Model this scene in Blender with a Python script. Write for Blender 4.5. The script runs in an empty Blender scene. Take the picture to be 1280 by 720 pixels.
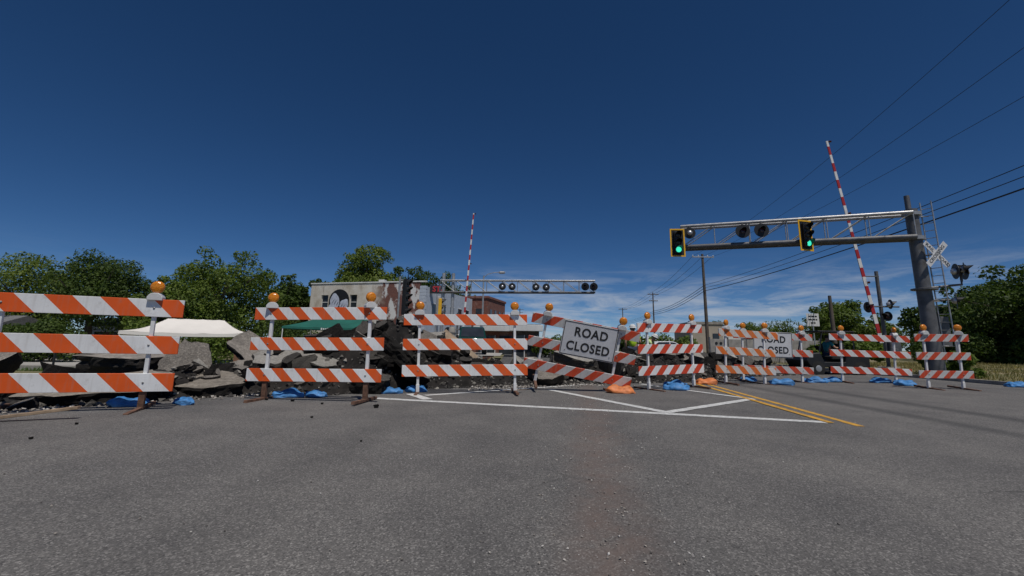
import bpy, bmesh, math, random
import numpy as np
from mathutils import Vector, Matrix, Euler, noise as mnoise
R = math.radians
random.seed(7)
sc = bpy.context.scene
col = sc.collection

# ------------------------------------------------------------------ camera
cam_d = bpy.data.cameras.new('camera'); cam = bpy.data.objects.new('camera', cam_d); col.objects.link(cam)
cam_d.sensor_width = 36; cam_d.lens = 16.0; cam_d.shift_y = -0.03125
cam_d.clip_start = 0.05; cam_d.clip_end = 6000
cam.matrix_world = Matrix.Translation((0, 0, 1.0)) @ Matrix.Rotation(R(90 + 10.94), 4, 'X') @ Matrix.Rotation(R(1.0), 4, 'Z')
sc.camera = cam
sc.render.resolution_x = 1024; sc.render.resolution_y = 576
sc.view_settings.view_transform = 'Standard'; sc.view_settings.look = 'None'
sc.view_settings.gamma = 1; sc.view_settings.exposure = 0.0; sc.view_settings.use_curve_mapping = False

# ------------------------------------------------------------------ world + sun
SUN = Vector((0.20, -0.42, 0.90)).normalized()
EL = math.asin(SUN.z); AZ = math.atan2(SUN.x, SUN.y)
w = bpy.data.worlds.new('World'); sc.world = w; w.use_nodes = True
nt = w.node_tree; nt.nodes.clear()
def N(tree, t, **kw):
    n = tree.nodes.new(t)
    for k, v in kw.items(): setattr(n, k, v)
    return n
sky = N(nt, 'ShaderNodeTexSky', sky_type='NISHITA', sun_disc=False)
sky.sun_elevation = EL; sky.sun_rotation = AZ; sky.altitude = 900
sky.air_density = 0.55; sky.dust_density = 0.1; sky.ozone_density = 3.5
hs = N(nt, 'ShaderNodeHueSaturation'); hs.inputs['Saturation'].default_value = 1.22; hs.inputs['Hue'].default_value = 0.502; hs.inputs['Value'].default_value = 0.76
nt.links.new(sky.outputs[0], hs.inputs['Color'])
tc = N(nt, 'ShaderNodeTexCoord'); sep = N(nt, 'ShaderNodeSeparateXYZ'); nt.links.new(tc.outputs['Generated'], sep.inputs[0])
mp = N(nt, 'ShaderNodeMapping'); mp.inputs['Scale'].default_value = (4.2, 4.2, 26); mp.inputs['Location'].default_value = (3.2, 5.1, 0.9)
mp.inputs['Rotation'].default_value = (0.03, 0.05, 0)
nt.links.new(tc.outputs['Generated'], mp.inputs[0])
nz = N(nt, 'ShaderNodeTexNoise'); nz.inputs['Scale'].default_value = 1.7; nz.inputs['Detail'].default_value = 8; nz.inputs['Roughness'].default_value = 0.67
nz.inputs['Distortion'].default_value = 0.5
nt.links.new(mp.outputs[0], nz.inputs['Vector'])
cr = N(nt, 'ShaderNodeValToRGB'); cr.color_ramp.elements[0].position = 0.43; cr.color_ramp.elements[1].position = 0.66
nt.links.new(nz.outputs['Fac'], cr.inputs[0])
mr = N(nt, 'ShaderNodeMapRange', interpolation_type='SMOOTHSTEP'); mr.inputs[1].default_value = 0.19; mr.inputs[2].default_value = 0.04
nt.links.new(sep.outputs['Z'], mr.inputs[0])
mu = N(nt, 'ShaderNodeMath', operation='MULTIPLY'); nt.links.new(cr.outputs[0], mu.inputs[0]); nt.links.new(mr.outputs[0], mu.inputs[1])
# a bank of thin cirrus over one quarter of the horizon, only wisps elsewhere
dt = N(nt, 'ShaderNodeVectorMath', operation='DOT_PRODUCT'); nt.links.new(tc.outputs['Generated'], dt.inputs[0]); dt.inputs[1].default_value = (0.45, 0.89, 0)
mq = N(nt, 'ShaderNodeMapRange', interpolation_type='SMOOTHSTEP'); mq.inputs[1].default_value = 0.66; mq.inputs[2].default_value = 0.90; mq.inputs[3].default_value = 0.10
nt.links.new(dt.outputs['Value'], mq.inputs[0])
mu3 = N(nt, 'ShaderNodeMath', operation='MULTIPLY'); nt.links.new(mu.outputs[0], mu3.inputs[0]); nt.links.new(mq.outputs[0], mu3.inputs[1])
mu2 = N(nt, 'ShaderNodeMath', operation='MULTIPLY'); nt.links.new(mu3.outputs[0], mu2.inputs[0]); mu2.inputs[1].default_value = 0.85
mix = N(nt, 'ShaderNodeMix', data_type='RGBA'); nt.links.new(mu2.outputs[0], mix.inputs['Factor'])
nt.links.new(hs.outputs[0], mix.inputs['A']); mix.inputs['B'].default_value = (5.0, 5.5, 6.3, 1)
bg = N(nt, 'ShaderNodeBackground'); bg.inputs['Strength'].default_value = 0.08
out = N(nt, 'ShaderNodeOutputWorld')
nt.links.new(mix.outputs['Result'], bg.inputs[0]); nt.links.new(bg.outputs[0], out.inputs[0])

sd = bpy.data.lights.new('sun', 'SUN'); sd.energy = 2.9; sd.angle = R(0.53); sd.color = (1, 0.955, 0.89)
so = bpy.data.objects.new('sun', sd); col.objects.link(so); so.location = (0, -10, 40)
so.rotation_euler = SUN.to_track_quat('Z', 'Y').to_euler()

# ------------------------------------------------------------------ materials
def base_mat(name, rough=0.7, metal=0.0):
    m = bpy.data.materials.new(name); m.use_nodes = True
    b = m.node_tree.nodes['Principled BSDF']; b.inputs['Roughness'].default_value = rough; b.inputs['Metallic'].default_value = metal
    return m, m.node_tree, b
def ramp(t, fac, stops):
    r = N(t, 'ShaderNodeValToRGB'); e = r.color_ramp.elements
    while len(e) < len(stops): e.new(0.5)
    for i, (p, c) in enumerate(stops):
        e[i].position = p; e[i].color = (*c, 1) if len(c) == 3 else c
    t.links.new(fac, r.inputs[0]); return r.outputs[0]
def noise_out(t, scale, detail=4, rough=0.55, coord='Object', vec=None, sc3=None):
    n = N(t, 'ShaderNodeTexNoise'); n.inputs['Scale'].default_value = scale; n.inputs['Detail'].default_value = detail; n.inputs['Roughness'].default_value = rough
    if vec is None:
        c = N(t, 'ShaderNodeTexCoord'); vec = c.outputs[coord]
    if sc3:
        mp = N(t, 'ShaderNodeMapping'); mp.inputs['Scale'].default_value = sc3; t.links.new(vec, mp.inputs[0]); vec = mp.outputs[0]
    t.links.new(vec, n.inputs['Vector']); return n.outputs['Fac']
def mixc(t, fac, a, b, mode='MIX'):
    m = N(t, 'ShaderNodeMix', data_type='RGBA', blend_type=mode)
    if isinstance(fac, (int, float)): m.inputs['Factor'].default_value = fac
    else: t.links.new(fac, m.inputs['Factor'])
    for k, v in (('A', a), ('B', b)):
        if isinstance(v, tuple): m.inputs[k].default_value = (*v[:3], 1)
        else: t.links.new(v, m.inputs[k])
    return m.outputs['Result']
def math_n(t, op, a, b=None):
    m = N(t, 'ShaderNodeMath', operation=op)
    for i, v in enumerate((a, b)):
        if v is None: continue
        if isinstance(v, (int, float)): m.inputs[i].default_value = v
        else: t.links.new(v, m.inputs[i])
    return m.outputs[0]
def bump(t, b, h, strength=0.4, dist=0.02):
    n = N(t, 'ShaderNodeBump'); n.inputs['Strength'].default_value = strength; n.inputs['Distance'].default_value = dist
    t.links.new(h, n.inputs['Height']); t.links.new(n.outputs[0], b.inputs['Normal'])
def mat(name, c, rough=0.6, metal=0.0, var=0.25, scale=6.0, bmp=0.0, dirt=None):
    m, t, b = base_mat(name, rough, metal)
    f = noise_out(t, scale, 6, 0.6)
    lo = tuple(x * (1 - var) for x in c); hi = tuple(min(1, x * (1 + var)) for x in c)
    cc = ramp(t, f, [(0.3, lo), (0.7, hi)])
    if dirt:
        g = noise_out(t, scale * 0.37, 5, 0.65)
        cc = mixc(t, ramp(t, g, [(0.52, (0, 0, 0)), (0.75, (0.6, 0.6, 0.6))]), cc, dirt)
    t.links.new(cc, b.inputs['Base Color'])
    if bmp: bump(t, b, f, bmp, 0.02)
    return m

def asphalt_mat(name, lo, hi, stain=False):
    m, t, b = base_mat(name, 0.88)
    c = N(t, 'ShaderNodeTexCoord'); P = c.outputs['Object']
    n1 = noise_out(t, 135, 4, 0.85, vec=P); n2 = noise_out(t, 1.1, 6, 0.6, vec=P); n3 = noise_out(t, 0.35, 4, 0.5, vec=P, sc3=(1.6, .25, 1))
    v = N(t, 'ShaderNodeTexVoronoi'); v.inputs['Scale'].default_value = 115; t.links.new(P, v.inputs['Vector'])
    a = ramp(t, n1, [(0.28, lo), (0.72, hi)])
    sp = ramp(t, v.outputs['Color'], [(0.62, (0, 0, 0)), (0.95, (1, 1, 1))])
    a = mixc(t, math_n(t, 'MULTIPLY', sp, 0.75), a, (0.38, 0.365, 0.345))
    dk = ramp(t, v.outputs['Color'], [(0.10, (1, 1, 1)), (0.32, (0, 0, 0))])
    a = mixc(t, math_n(t, 'MULTIPLY', dk, 0.6), a, (0.030, 0.030, 0.032))
    a = mixc(t, 1.0, a, ramp(t, n2, [(0.3, (0.80, 0.80, 0.81)), (0.7, (1.14, 1.13, 1.11))]), 'MULTIPLY')
    a = mixc(t, 1.0, a, ramp(t, n3, [(0.3, (0.84, 0.84, 0.85)), (0.7, (1.14, 1.13, 1.12))]), 'MULTIPLY')
    if stain:
        s = N(t, 'ShaderNodeSeparateXYZ'); t.links.new(P, s.inputs[0])
        # rust coloured dust lane that runs along the middle of the carriageway
        cx = math_n(t, 'ADD', math_n(t, 'MULTIPLY', s.outputs['Y'], 0.15), 0.18)
        cx = math_n(t, 'ADD', cx, math_n(t, 'MULTIPLY', math_n(t, 'SUBTRACT', noise_out(t, 0.8, 4, 0.6, vec=P), 0.5), 0.7))
        d = math_n(t, 'ABSOLUTE', math_n(t, 'SUBTRACT', s.outputs['X'], cx))
        k = N(t, 'ShaderNodeMapRange', interpolation_type='SMOOTHSTEP'); k.inputs[1].default_value = 0.42; k.inputs[2].default_value = 0.0
        t.links.new(d, k.inputs[0])
        f = math_n(t, 'MULTIPLY', k.outputs[0], ramp(t, noise_out(t, 5, 6, 0.7, vec=P), [(0.35, (0.15,) * 3), (0.68, (0.75,) * 3)]))
        a = mixc(t, f, a, (0.175, 0.128, 0.108))
        # dark wheel marks either side of the double yellow line
        for x0, wd, st in ((6.3, 0.35, 0.5), (7.7, 0.4, 0.55), (-1.6, 0.5, 0.2)):
            d = math_n(t, 'ABSOLUTE', math_n(t, 'SUBTRACT', s.outputs['X'], x0))
            k = N(t, 'ShaderNodeMapRange', interpolation_type='SMOOTHSTEP'); k.inputs[1].default_value = wd; k.inputs[2].default_value = 0.0
            t.links.new(d, k.inputs[0])
            a = mixc(t, math_n(t, 'MULTIPLY', k.outputs[0], st), a, (0.038, 0.038, 0.040))
    # hairline cracks
    vc = N(t, 'ShaderNodeTexVoronoi', feature='DISTANCE_TO_EDGE'); vc.inputs['Scale'].default_value = 0.28
    wv = N(t, 'ShaderNodeTexNoise'); wv.inputs['Scale'].default_value = 0.9; wv.inputs['Detail'].default_value = 7; t.links.new(P, wv.inputs['Vector'])
    t.links.new(mixc(t, 0.35, P, wv.outputs['Color']), vc.inputs['Vector'])
    ck = ramp(t, vc.outputs['Distance'], [(0.0, (0.55,) * 3), (0.0035, (0, 0, 0))])
    ck = math_n(t, 'MULTIPLY', ck, ramp(t, noise_out(t, 0.22, 3, 0.5, vec=P), [(0.5, (0, 0, 0)), (0.6, (1, 1, 1))]))
    a = mixc(t, ck, a, (0.02, 0.02, 0.02))
    t.links.new(a, b.inputs['Base Color'])
    bump(t, b, n1, 0.35, 0.006)
    b.inputs['Specular IOR Level'].default_value = 0.25
    return m

def chunk_mat(name, top_lo, top_hi, side):
    m, t, b = base_mat(name, 0.92)
    c = N(t, 'ShaderNodeTexCoord'); s = N(t, 'ShaderNodeSeparateXYZ'); t.links.new(c.outputs['Normal'], s.inputs[0])
    oi = N(t, 'ShaderNodeObjectInfo')
    n1 = noise_out(t, 38, 4, 0.75, vec=c.outputs['Object']); n2 = noise_out(t, 4, 5, 0.6, vec=c.outputs['Object'])
    tp = ramp(t, n1, [(0.3, top_lo), (0.72, top_hi)])
    tp = mixc(t, 1.0, tp, ramp(t, n2, [(0.3, (0.75,) * 3), (0.7, (1.2,) * 3)]), 'MULTIPLY')
    va = N(t, 'ShaderNodeTexVoronoi'); va.inputs['Scale'].default_value = 34; t.links.new(c.outputs['Object'], va.inputs['Vector'])
    ag = ramp(t, va.outputs['Color'], [(0.55, (0, 0, 0)), (0.9, (1, 1, 1))])
    tp = mixc(t, math_n(t, 'MULTIPLY', ag, 0.35), tp, tuple(min(1, x * 1.5) for x in top_hi))
    tp = mixc(t, ramp(t, noise_out(t, 2.3, 6, 0.7, vec=c.outputs['Object']), [(0.5, (0, 0, 0)), (0.72, (.6, .6, .6))]), tp, tuple(x * 1.2 for x in side))
    sd_ = ramp(t, n1, [(0.3, tuple(x * .45 for x in side)), (0.6, side), (0.82, tuple(x * 2.4 for x in side))])
    f = ramp(t, math_n(t, 'ADD', s.outputs['Z'], math_n(t, 'MULTIPLY', math_n(t, 'SUBTRACT', n2, 0.5), 0.5)), [(0.62, (0, 0, 0)), (0.78, (1, 1, 1))])
    a = mixc(t, f, sd_, tp)
    hv = N(t, 'ShaderNodeMapRange'); hv.inputs[3].default_value = 0.72; hv.inputs[4].default_value = 1.25; t.links.new(oi.outputs['Random'], hv.inputs[0])
    h = N(t, 'ShaderNodeHueSaturation'); t.links.new(a, h.inputs['Color']); t.links.new(hv.outputs[0], h.inputs['Value'])
    t.links.new(h.outputs[0], b.inputs['Base Color']); bump(t, b, math_n(t, 'ADD', n1, math_n(t, 'MULTIPLY', noise_out(t, 11, 5, 0.7, vec=c.outputs['Object']), 1.5)), 0.9, 0.035)
    b.inputs['Specular IOR Level'].default_value = 0.2
    return m

def stripe_mat(name, period, dirn, orange, white, rough=0.45, wear=0.5):
    m, t, b = base_mat(name, rough)
    c = N(t, 'ShaderNodeTexCoord'); P = c.outputs['Object']; s = N(t, 'ShaderNodeSeparateXYZ'); t.links.new(P, s.inputs[0])
    oi = N(t, 'ShaderNodeObjectInfo')
    k = math_n(t, 'ADD', s.outputs['X'], math_n(t, 'MULTIPLY', s.outputs['Z'], dirn))
    k = math_n(t, 'ADD', k, math_n(t, 'MULTIPLY', oi.outputs['Random'], 1.0))
    k = math_n(t, 'FRACT', math_n(t, 'ADD', math_n(t, 'DIVIDE', k, period), 40.0))
    st = math_n(t, 'GREATER_THAN', k, 0.5)
    a = mixc(t, st, orange, white)
    d = noise_out(t, 7, 8, 0.72, vec=P); d2 = noise_out(t, 1.7, 5, 0.6, vec=P)
    a = mixc(t, 1.0, a, ramp(t, d2, [(0.25, (0.80, 0.79, 0.78)), (0.65, (1.0, 1.0, 1.0))]), 'MULTIPLY')
    a = mixc(t, math_n(t, 'MULTIPLY', ramp(t, d, [(0.56, (0, 0, 0)), (0.78, (1, 1, 1))]), wear), a, (0.20, 0.16, 0.12))
    vs_ = noise_out(t, 9, 5, 0.6, vec=P, sc3=(2.2, 1, 0.18))
    a = mixc(t, math_n(t, 'MULTIPLY', ramp(t, vs_, [(0.5, (0, 0, 0)), (0.8, (1, 1, 1))]), wear * 0.8), a, (0.34, 0.29, 0.24))
    sc_ = noise_out(t, 26, 3, 0.6, vec=P, sc3=(0.25, 1, 3))
    a = mixc(t, math_n(t, 'MULTIPLY', ramp(t, sc_, [(0.68, (0, 0, 0)), (0.76, (1, 1, 1))]), wear * 0.7), a, (0.42, 0.38, 0.34))
    t.links.new(a, b.inputs['Base Color'])
    return m

OR = (0.82, 0.115, 0.012); WH = (0.86, 0.86, 0.85)
M = {}
M['road'] = asphalt_mat('asphalt', (0.074, 0.0715, 0.069), (0.198, 0.190, 0.181), True)
M['far_road'] = asphalt_mat('far_asphalt', (0.06, 0.06, 0.06), (0.12, 0.118, 0.115))
M['bank'] = mat('dark_spoil', (0.015, 0.0125, 0.011), 0.95, 0, 0.75, 3.5, 0.8)
M['chunk'] = chunk_mat('broken_asphalt', (0.16, 0.142, 0.122), (0.36, 0.325, 0.285), (0.045, 0.040, 0.036))
M['chunk_dark'] = chunk_mat('broken_black_asphalt', (0.045, 0.041, 0.037), (0.14, 0.128, 0.115), (0.026, 0.024, 0.022))
M['chunk_sand'] = chunk_mat('sandy_asphalt', (0.26, 0.225, 0.185), (0.50, 0.445, 0.375), (0.045, 0.04, 0.036))
M['concrete'] = chunk_mat('broken_concrete', (0.34, 0.32, 0.285), (0.55, 0.52, 0.47), (0.17, 0.155, 0.135))
M['gravel'] = mat('gravel', (0.17, 0.155, 0.135), 0.95, 0, 0.6, 9, 0.3)
M['sand'] = mat('sand', (0.30, 0.225, 0.155), 0.95, 0, 0.3, 5, 0.5)
M['kerb'] = mat('kerb_concrete', (0.30, 0.28, 0.25), 0.9, 0, 0.3, 3, 0.3, (0.10, 0.09, 0.08))
M['lot'] = mat('concrete_lot', (0.42, 0.40, 0.37), 0.9, 0, 0.18, 0.6, 0.1)
M['white_line'] = mat('white_road_paint', (0.62, 0.62, 0.60), 0.75, 0, 0.3, 22, 0.3, (0.15, 0.145, 0.14))
M['yellow_line'] = mat('yellow_road_paint', (0.62, 0.33, 0.045), 0.75, 0, 0.25, 9, 0.2, (0.17, 0.14, 0.10))
M['white_post'] = mat('white_painted_steel', (0.76, 0.76, 0.75), 0.5, 0, 0.08, 8, 0, (0.45, 0.41, 0.36))
M['rust'] = mat('rusty_steel', (0.16, 0.085, 0.055), 0.85, 0.2, 0.5, 14, 0.4)
M['bolt'] = mat('bolt_zinc', (0.25, 0.25, 0.25), 0.5, 0.6, 0.2, 20)
M['amber'] = None
m, t, b = base_mat('amber_plastic', 0.22); b.inputs['Base Color'].default_value = (0.92, 0.29, 0.012, 1)
b.inputs['Subsurface Weight'].default_value = 0.0; b.inputs['Coat Weight'].default_value = 0.3
v = N(t, 'ShaderNodeTexVoronoi'); v.inputs['Scale'].default_value = 60; c_ = N(t, 'ShaderNodeTexCoord'); t.links.new(c_.outputs['Object'], v.inputs['Vector'])
t.links.new(ramp(t, v.outputs['Distance'], [(0.0, (0.86, 0.36, 0.018)), (0.6, (0.60, 0.17, 0.004))]), b.inputs['Base Color'])
bump(t, b, v.outputs['Distance'], 0.3, 0.01); M['amber'] = m
M['lampbox'] = mat('lamp_housing_plastic', (0.62, 0.62, 0.61), 0.45, 0, 0.12, 8, 0, (0.35, 0.33, 0.3))
M['signwhite'] = mat('sign_sheeting', (0.62, 0.62, 0.63), 0.5, 0, 0.06, 4, 0, (0.42, 0.41, 0.40))
M['black'] = mat('black_paint', (0.016, 0.016, 0.017), 0.5, 0, 0.2, 5)
M['blue_bag'] = mat('blue_woven_plastic', (0.055, 0.22, 0.50), 0.6, 0, 0.4, 9, 0.6, (0.13, 0.20, 0.29))
M['orange_bag'] = mat('orange_woven_plastic', (0.70, 0.21, 0.060), 0.6, 0, 0.25, 9, 0.5, (0.35, 0.16, 0.09))
M['galv'] = mat('galvanised_steel', (0.44, 0.44, 0.44), 0.45, 0.55, 0.2, 5, 0.1, (0.25, 0.25, 0.25))
M['galv_dark'] = mat('weathered_steel', (0.135, 0.135, 0.14), 0.55, 0.35, 0.3, 4, 0.1)
M['alu'] = mat('aluminium', (0.60, 0.60, 0.61), 0.35, 0.7, 0.12, 6)
M['sig_yellow'] = mat('signal_yellow', (0.80, 0.44, 0.02), 0.5, 0, 0.12, 6)
M['sig_black'] = mat('signal_black', (0.012, 0.012, 0.013), 0.5, 0, 0.2, 6)
m, t, b = base_mat('lit_green_lens', 0.3); b.inputs['Base Color'].default_value = (0.02, 0.5, 0.33, 1)
b.inputs['Emission Color'].default_value = (0.06, 0.92, 0.60, 1); b.inputs['Emission Strength'].default_value = 0.95
ng = noise_out(t, 22, 2, 0.5); t.links.new(ramp(t, ng, [(0.3, (0.01, 0.42, 0.28)), (0.7, (0.03, 0.55, 0.36))]), b.inputs['Base Color']); M['green_lit'] = m
M['lens_dark'] = mat('dark_red_lens', (0.05, 0.008, 0.008), 0.15, 0, 0.3, 20)
M['lens_off'] = mat('dark_lens', (0.02, 0.02, 0.02), 0.15, 0, 0.3, 20)
M['gate'] = None
m, t, b = base_mat('gate_arm_stripes', 0.5); c_ = N(t, 'ShaderNodeTexCoord'); s_ = N(t, 'ShaderNodeSeparateXYZ'); t.links.new(c_.outputs['Object'], s_.inputs[0])
k_ = math_n(t, 'GREATER_THAN', math_n(t, 'FRACT', math_n(t, 'DIVIDE', s_.outputs['Z'], 0.86)), 0.5)
a_ = mixc(t, k_, (0.74, 0.73, 0.72), (0.42, 0.022, 0.025))
a_ = mixc(t, 1.0, a_, ramp(t, noise_out(t, 5, 4), [(0.3, (0.85,) * 3), (0.6, (1,) * 3)]), 'MULTIPLY'); t.links.new(a_, b.inputs['Base Color']); M['gate'] = m
M['wood_pole'] = mat('weathered_pole_wood', (0.105, 0.085, 0.070), 0.9, 0, 0.35, 2.5, 0.3)
M['wood'] = mat('timber', (0.28, 0.20, 0.13), 0.85, 0, 0.3, 6, 0.2)
M['wire'] = mat('cable', (0.020, 0.020, 0.022), 0.6, 0, 0.1, 3)
M['canvas'] = mat('cream_canvas', (0.80, 0.755, 0.69), 0.85, 0, 0.06, 1.2, 0.15)
M['green_canvas'] = mat('green_canvas', (0.010, 0.115, 0.085), 0.8, 0, 0.2, 1.5, 0.15)
M['window'] = mat('window_glass', (0.03, 0.036, 0.045), 0.08, 0, 0.3, 1.5)
M['roof_grey'] = mat('grey_shingle', (0.16, 0.16, 0.165), 0.9, 0, 0.3, 6, 0.3)
M['siding'] = mat('pale_siding', (0.50, 0.51, 0.53), 0.8, 0, 0.12, 2)
M['siding_blue'] = mat('pale_blue_siding', (0.44, 0.49, 0.56), 0.8, 0, 0.15, 3)
M['brick'] = mat('dark_red_brick', (0.19, 0.075, 0.055), 0.9, 0, 0.35, 5, 0.3, (0.32, 0.26, 0.22))
M['tan_wall'] = mat('tan_wall', (0.40, 0.35, 0.28), 0.9, 0, 0.15, 0.8, 0.1)
M['white_wall'] = mat('white_wall', (0.66, 0.66, 0.64), 0.75, 0, 0.1, 1.2, 0, (0.4, 0.38, 0.35))
M['red_letters'] = mat('red_letters', (0.48, 0.03, 0.04), 0.5, 0, 0.1, 3)
M['carwhite'] = mat('white_car_paint', (0.74, 0.74, 0.74), 0.2, 0, 0.03, 2)
M['cargreen'] = mat('dark_green_car_paint', (0.008, 0.050, 0.036), 0.12, 0, 0.2, 2)
M['tyre'] = mat('tyre_rubber', (0.015, 0.015, 0.015), 0.9, 0, 0.2, 8)
M['hivis'] = mat('hi_vis_yellow', (0.55, 0.80, 0.03), 0.75, 0, 0.15, 7)
M['hivis_pale'] = mat('faded_hi_vis', (0.60, 0.74, 0.30), 0.75, 0, 0.15, 7)
M['skin'] = mat('skin', (0.42, 0.24, 0.16), 0.6, 0, 0.1, 12)
M['denim'] = mat('denim', (0.035, 0.05, 0.085), 0.9, 0, 0.25, 9)
M['teal'] = mat('teal_cotton', (0.03, 0.20, 0.22), 0.9, 0, 0.2, 9)
M['boots'] = mat('boot_leather', (0.06, 0.04, 0.025), 0.7, 0, 0.2, 9)
M['hair'] = mat('brown_hair', (0.03, 0.02, 0.014), 0.7, 0, 0.3, 20)
M['bark'] = mat('bark', (0.085, 0.066, 0.050), 0.95, 0, 0.4, 4, 0.6)
M['crate'] = mat('brown_cardboard', (0.26, 0.13, 0.075), 0.9, 0, 0.15, 4)
M['lane_dash'] = M['white_line']

def leaf_mat(name, c1, c2):
    m, t, b = base_mat(name, 0.6)
    g = N(t, 'ShaderNodeNewGeometry'); oi = N(t, 'ShaderNodeObjectInfo')
    a = ramp(t, g.outputs['Random Per Island'], [(0.0, c1), (1.0, c2)])
    f = noise_out(t, 0.8, 3, 0.5)
    a = mixc(t, 1.0, a, ramp(t, f, [(0.3, (0.72, 0.74, 0.70)), (0.7, (1.22, 1.20, 1.05))]), 'MULTIPLY')
    t.links.new(a, b.inputs['Base Color'])
    b.inputs['Specular IOR Level'].default_value = 0.25
    tr = N(t, 'ShaderNodeBsdfTranslucent'); t.links.new(mixc(t, 1.0, a, (1.1, 1.3, 0.5), 'MULTIPLY'), tr.inputs['Color'])
    ms = N(t, 'ShaderNodeMixShader'); ms.inputs[0].default_value = 0.28
    o = t.nodes['Material Output']
    t.links.new(b.outputs[0], ms.inputs[1]); t.links.new(tr.outputs[0], ms.inputs[2]); t.links.new(ms.outputs[0], o.inputs['Surface'])
    return m
M['leaf_mid'] = leaf_mat('leaves_mid', (0.056, 0.098, 0.015), (0.160, 0.210, 0.044))
M['leaf_light'] = leaf_mat('leaves_light', (0.080, 0.125, 0.020), (0.195, 0.240, 0.054))
M['leaf_dark'] = leaf_mat('leaves_dark', (0.034, 0.064, 0.014), (0.098, 0.142, 0.033))
M['grass'] = leaf_mat('green_grass', (0.045, 0.095, 0.016), (0.11, 0.17, 0.04))
M['dry_grass'] = leaf_mat('dry_grass', (0.17, 0.15, 0.055), (0.40, 0.33, 0.17))

# ------------------------------------------------------------------ mesh helpers
class MB:
    def __init__(s): s.v = []; s.f = []; s.mi = []
    def add(s, vs, fs, mi=0):
        o = len(s.v); s.v += [tuple(x) for x in vs]; s.f += [tuple(i + o for i in q) for q in fs]; s.mi += [mi] * len(fs); return s
    def box(s, c, d, rot=None, mi=0):
        vs = [Vector((x * d[0] / 2, y * d[1] / 2, z * d[2] / 2)) for x in (-1, 1) for y in (-1, 1) for z in (-1, 1)]
        if rot: e = Euler(rot).to_matrix(); vs = [e @ q for q in vs]
        c = Vector(c); vs = [q + c for q in vs]
        return s.add(vs, [(0, 1, 3, 2), (4, 6, 7, 5), (0, 4, 5, 1), (2, 3, 7, 6), (0, 2, 6, 4), (1, 5, 7, 3)], mi)
    def tube(s, p0, p1, r0, r1=None, n=10, mi=0, caps=True):
        r1 = r0 if r1 is None else r1
        p0 = Vector(p0); p1 = Vector(p1); z = (p1 - p0).normalized()
        x = z.orthogonal().normalized(); y = z.cross(x)
        vs = []
        for p, r in ((p0, r0), (p1, r1)):
            for i in range(n):
                a = 2 * math.pi * i / n; vs.append(p + x * math.cos(a) * r + y * math.sin(a) * r)
        fs = [(i, (i + 1) % n, n + (i + 1) % n, n + i) for i in range(n)]
        if caps: fs += [tuple(range(n))[::-1], tuple(range(n, 2 * n))]
        return s.add(vs, fs, mi)
    def path(s, pts, r, n=6, mi=0):
        pts = [Vector(p) for p in pts]; vs = []; fs = []
        rs = r if isinstance(r, (list, tuple)) else [r] * len(pts)
        up = Vector((0.13, 0.21, 1)).normalized()
        for k, p in enumerate(pts):
            d = (pts[min(k + 1, len(pts) - 1)] - pts[max(k - 1, 0)]).normalized()
            x = d.cross(up); x = x.normalized() if x.length > 1e-3 else d.orthogonal().normalized(); y = x.cross(d)
            for i in range(n):
                a = 2 * math.pi * i / n; vs.append(p + x * math.cos(a) * rs[k] + y * math.sin(a) * rs[k])
        for k in range(len(pts) - 1):
            for i in range(n): fs.append((k * n + i, k * n + (i + 1) % n, (k + 1) * n + (i + 1) % n, (k + 1) * n + i))
        fs += [tuple(range(n))[::-1], tuple(range((len(pts) - 1) * n, len(pts) * n))]
        return s.add(vs, fs, mi)
    def lathe(s, prof, c, axis, n=18, mi=0):
        c = Vector(c); z = Vector(axis).normalized(); x = z.orthogonal().normalized(); y = z.cross(x); vs = []; fs = []
        for r, h in prof:
            for i in range(n):
                a = 2 * math.pi * i / n; vs.append(c + z * h + (x * math.cos(a) + y * math.sin(a)) * max(r, 1e-4))
        for k in range(len(prof) - 1):
            for i in range(n): fs.append((k * n + i, k * n + (i + 1) % n, (k + 1) * n + (i + 1) % n, (k + 1) * n + i))
        fs += [tuple(range(n))[::-1], tuple(range((len(prof) - 1) * n, len(prof) * n))]
        return s.add(vs, fs, mi)
    def prism(s, poly, y0, y1, mi=0):      # polygon in xz, extruded along y
        n = len(poly); vs = [(x, y0, z) for x, z in poly] + [(x, y1, z) for x, z in poly]
        fs = [tuple(range(n)), tuple(range(n, 2 * n))[::-1]] + [(i, n + i, n + (i + 1) % n, (i + 1) % n) for i in range(n)]
        return s.add(vs, fs, mi)
    def build(s, name, mats, parent=None, loc=(0, 0, 0), rot=(0, 0, 0), bevel=0.0, smooth=False, segs=1):
        me = bpy.data.meshes.new(name); me.from_pydata(s.v, [], s.f)
        if not isinstance(mats, (list, tuple)): mats = [mats]
        for q in mats: me.materials.append(q)
        if len(mats) > 1: me.polygons.foreach_set('material_index', s.mi)
        bm = bmesh.new(); bm.from_mesh(me); bmesh.ops.recalc_face_normals(bm, faces=bm.faces[:])
        if bevel: bmesh.ops.bevel(bm, geom=bm.edges[:], offset=bevel, segments=segs, affect='EDGES', clamp_overlap=True)
        bm.to_mesh(me); bm.free()
        if smooth:
            me.polygons.foreach_set('use_smooth', [True] * len(me.polygons))
            try: me.set_sharp_from_angle(angle=R(40))
            except Exception: pass
        me.update()
        return link(name, me, parent, loc, rot)
def link(name, me, parent=None, loc=(0, 0, 0), rot=(0, 0, 0)):
    o = bpy.data.objects.new(name, me); col.objects.link(o); o.location = loc; o.rotation_euler = rot
    if parent: o.parent = parent
    return o
def tag(o, label, cat, group=None):
    o['label'] = label; o['category'] = cat
    if group: o['group'] = group
    return o
def thing(name, label, cat, loc=(0, 0, 0), rot=(0, 0, 0), group=None):
    return tag(link(name, None, None, loc, rot), label, cat, group)
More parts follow.
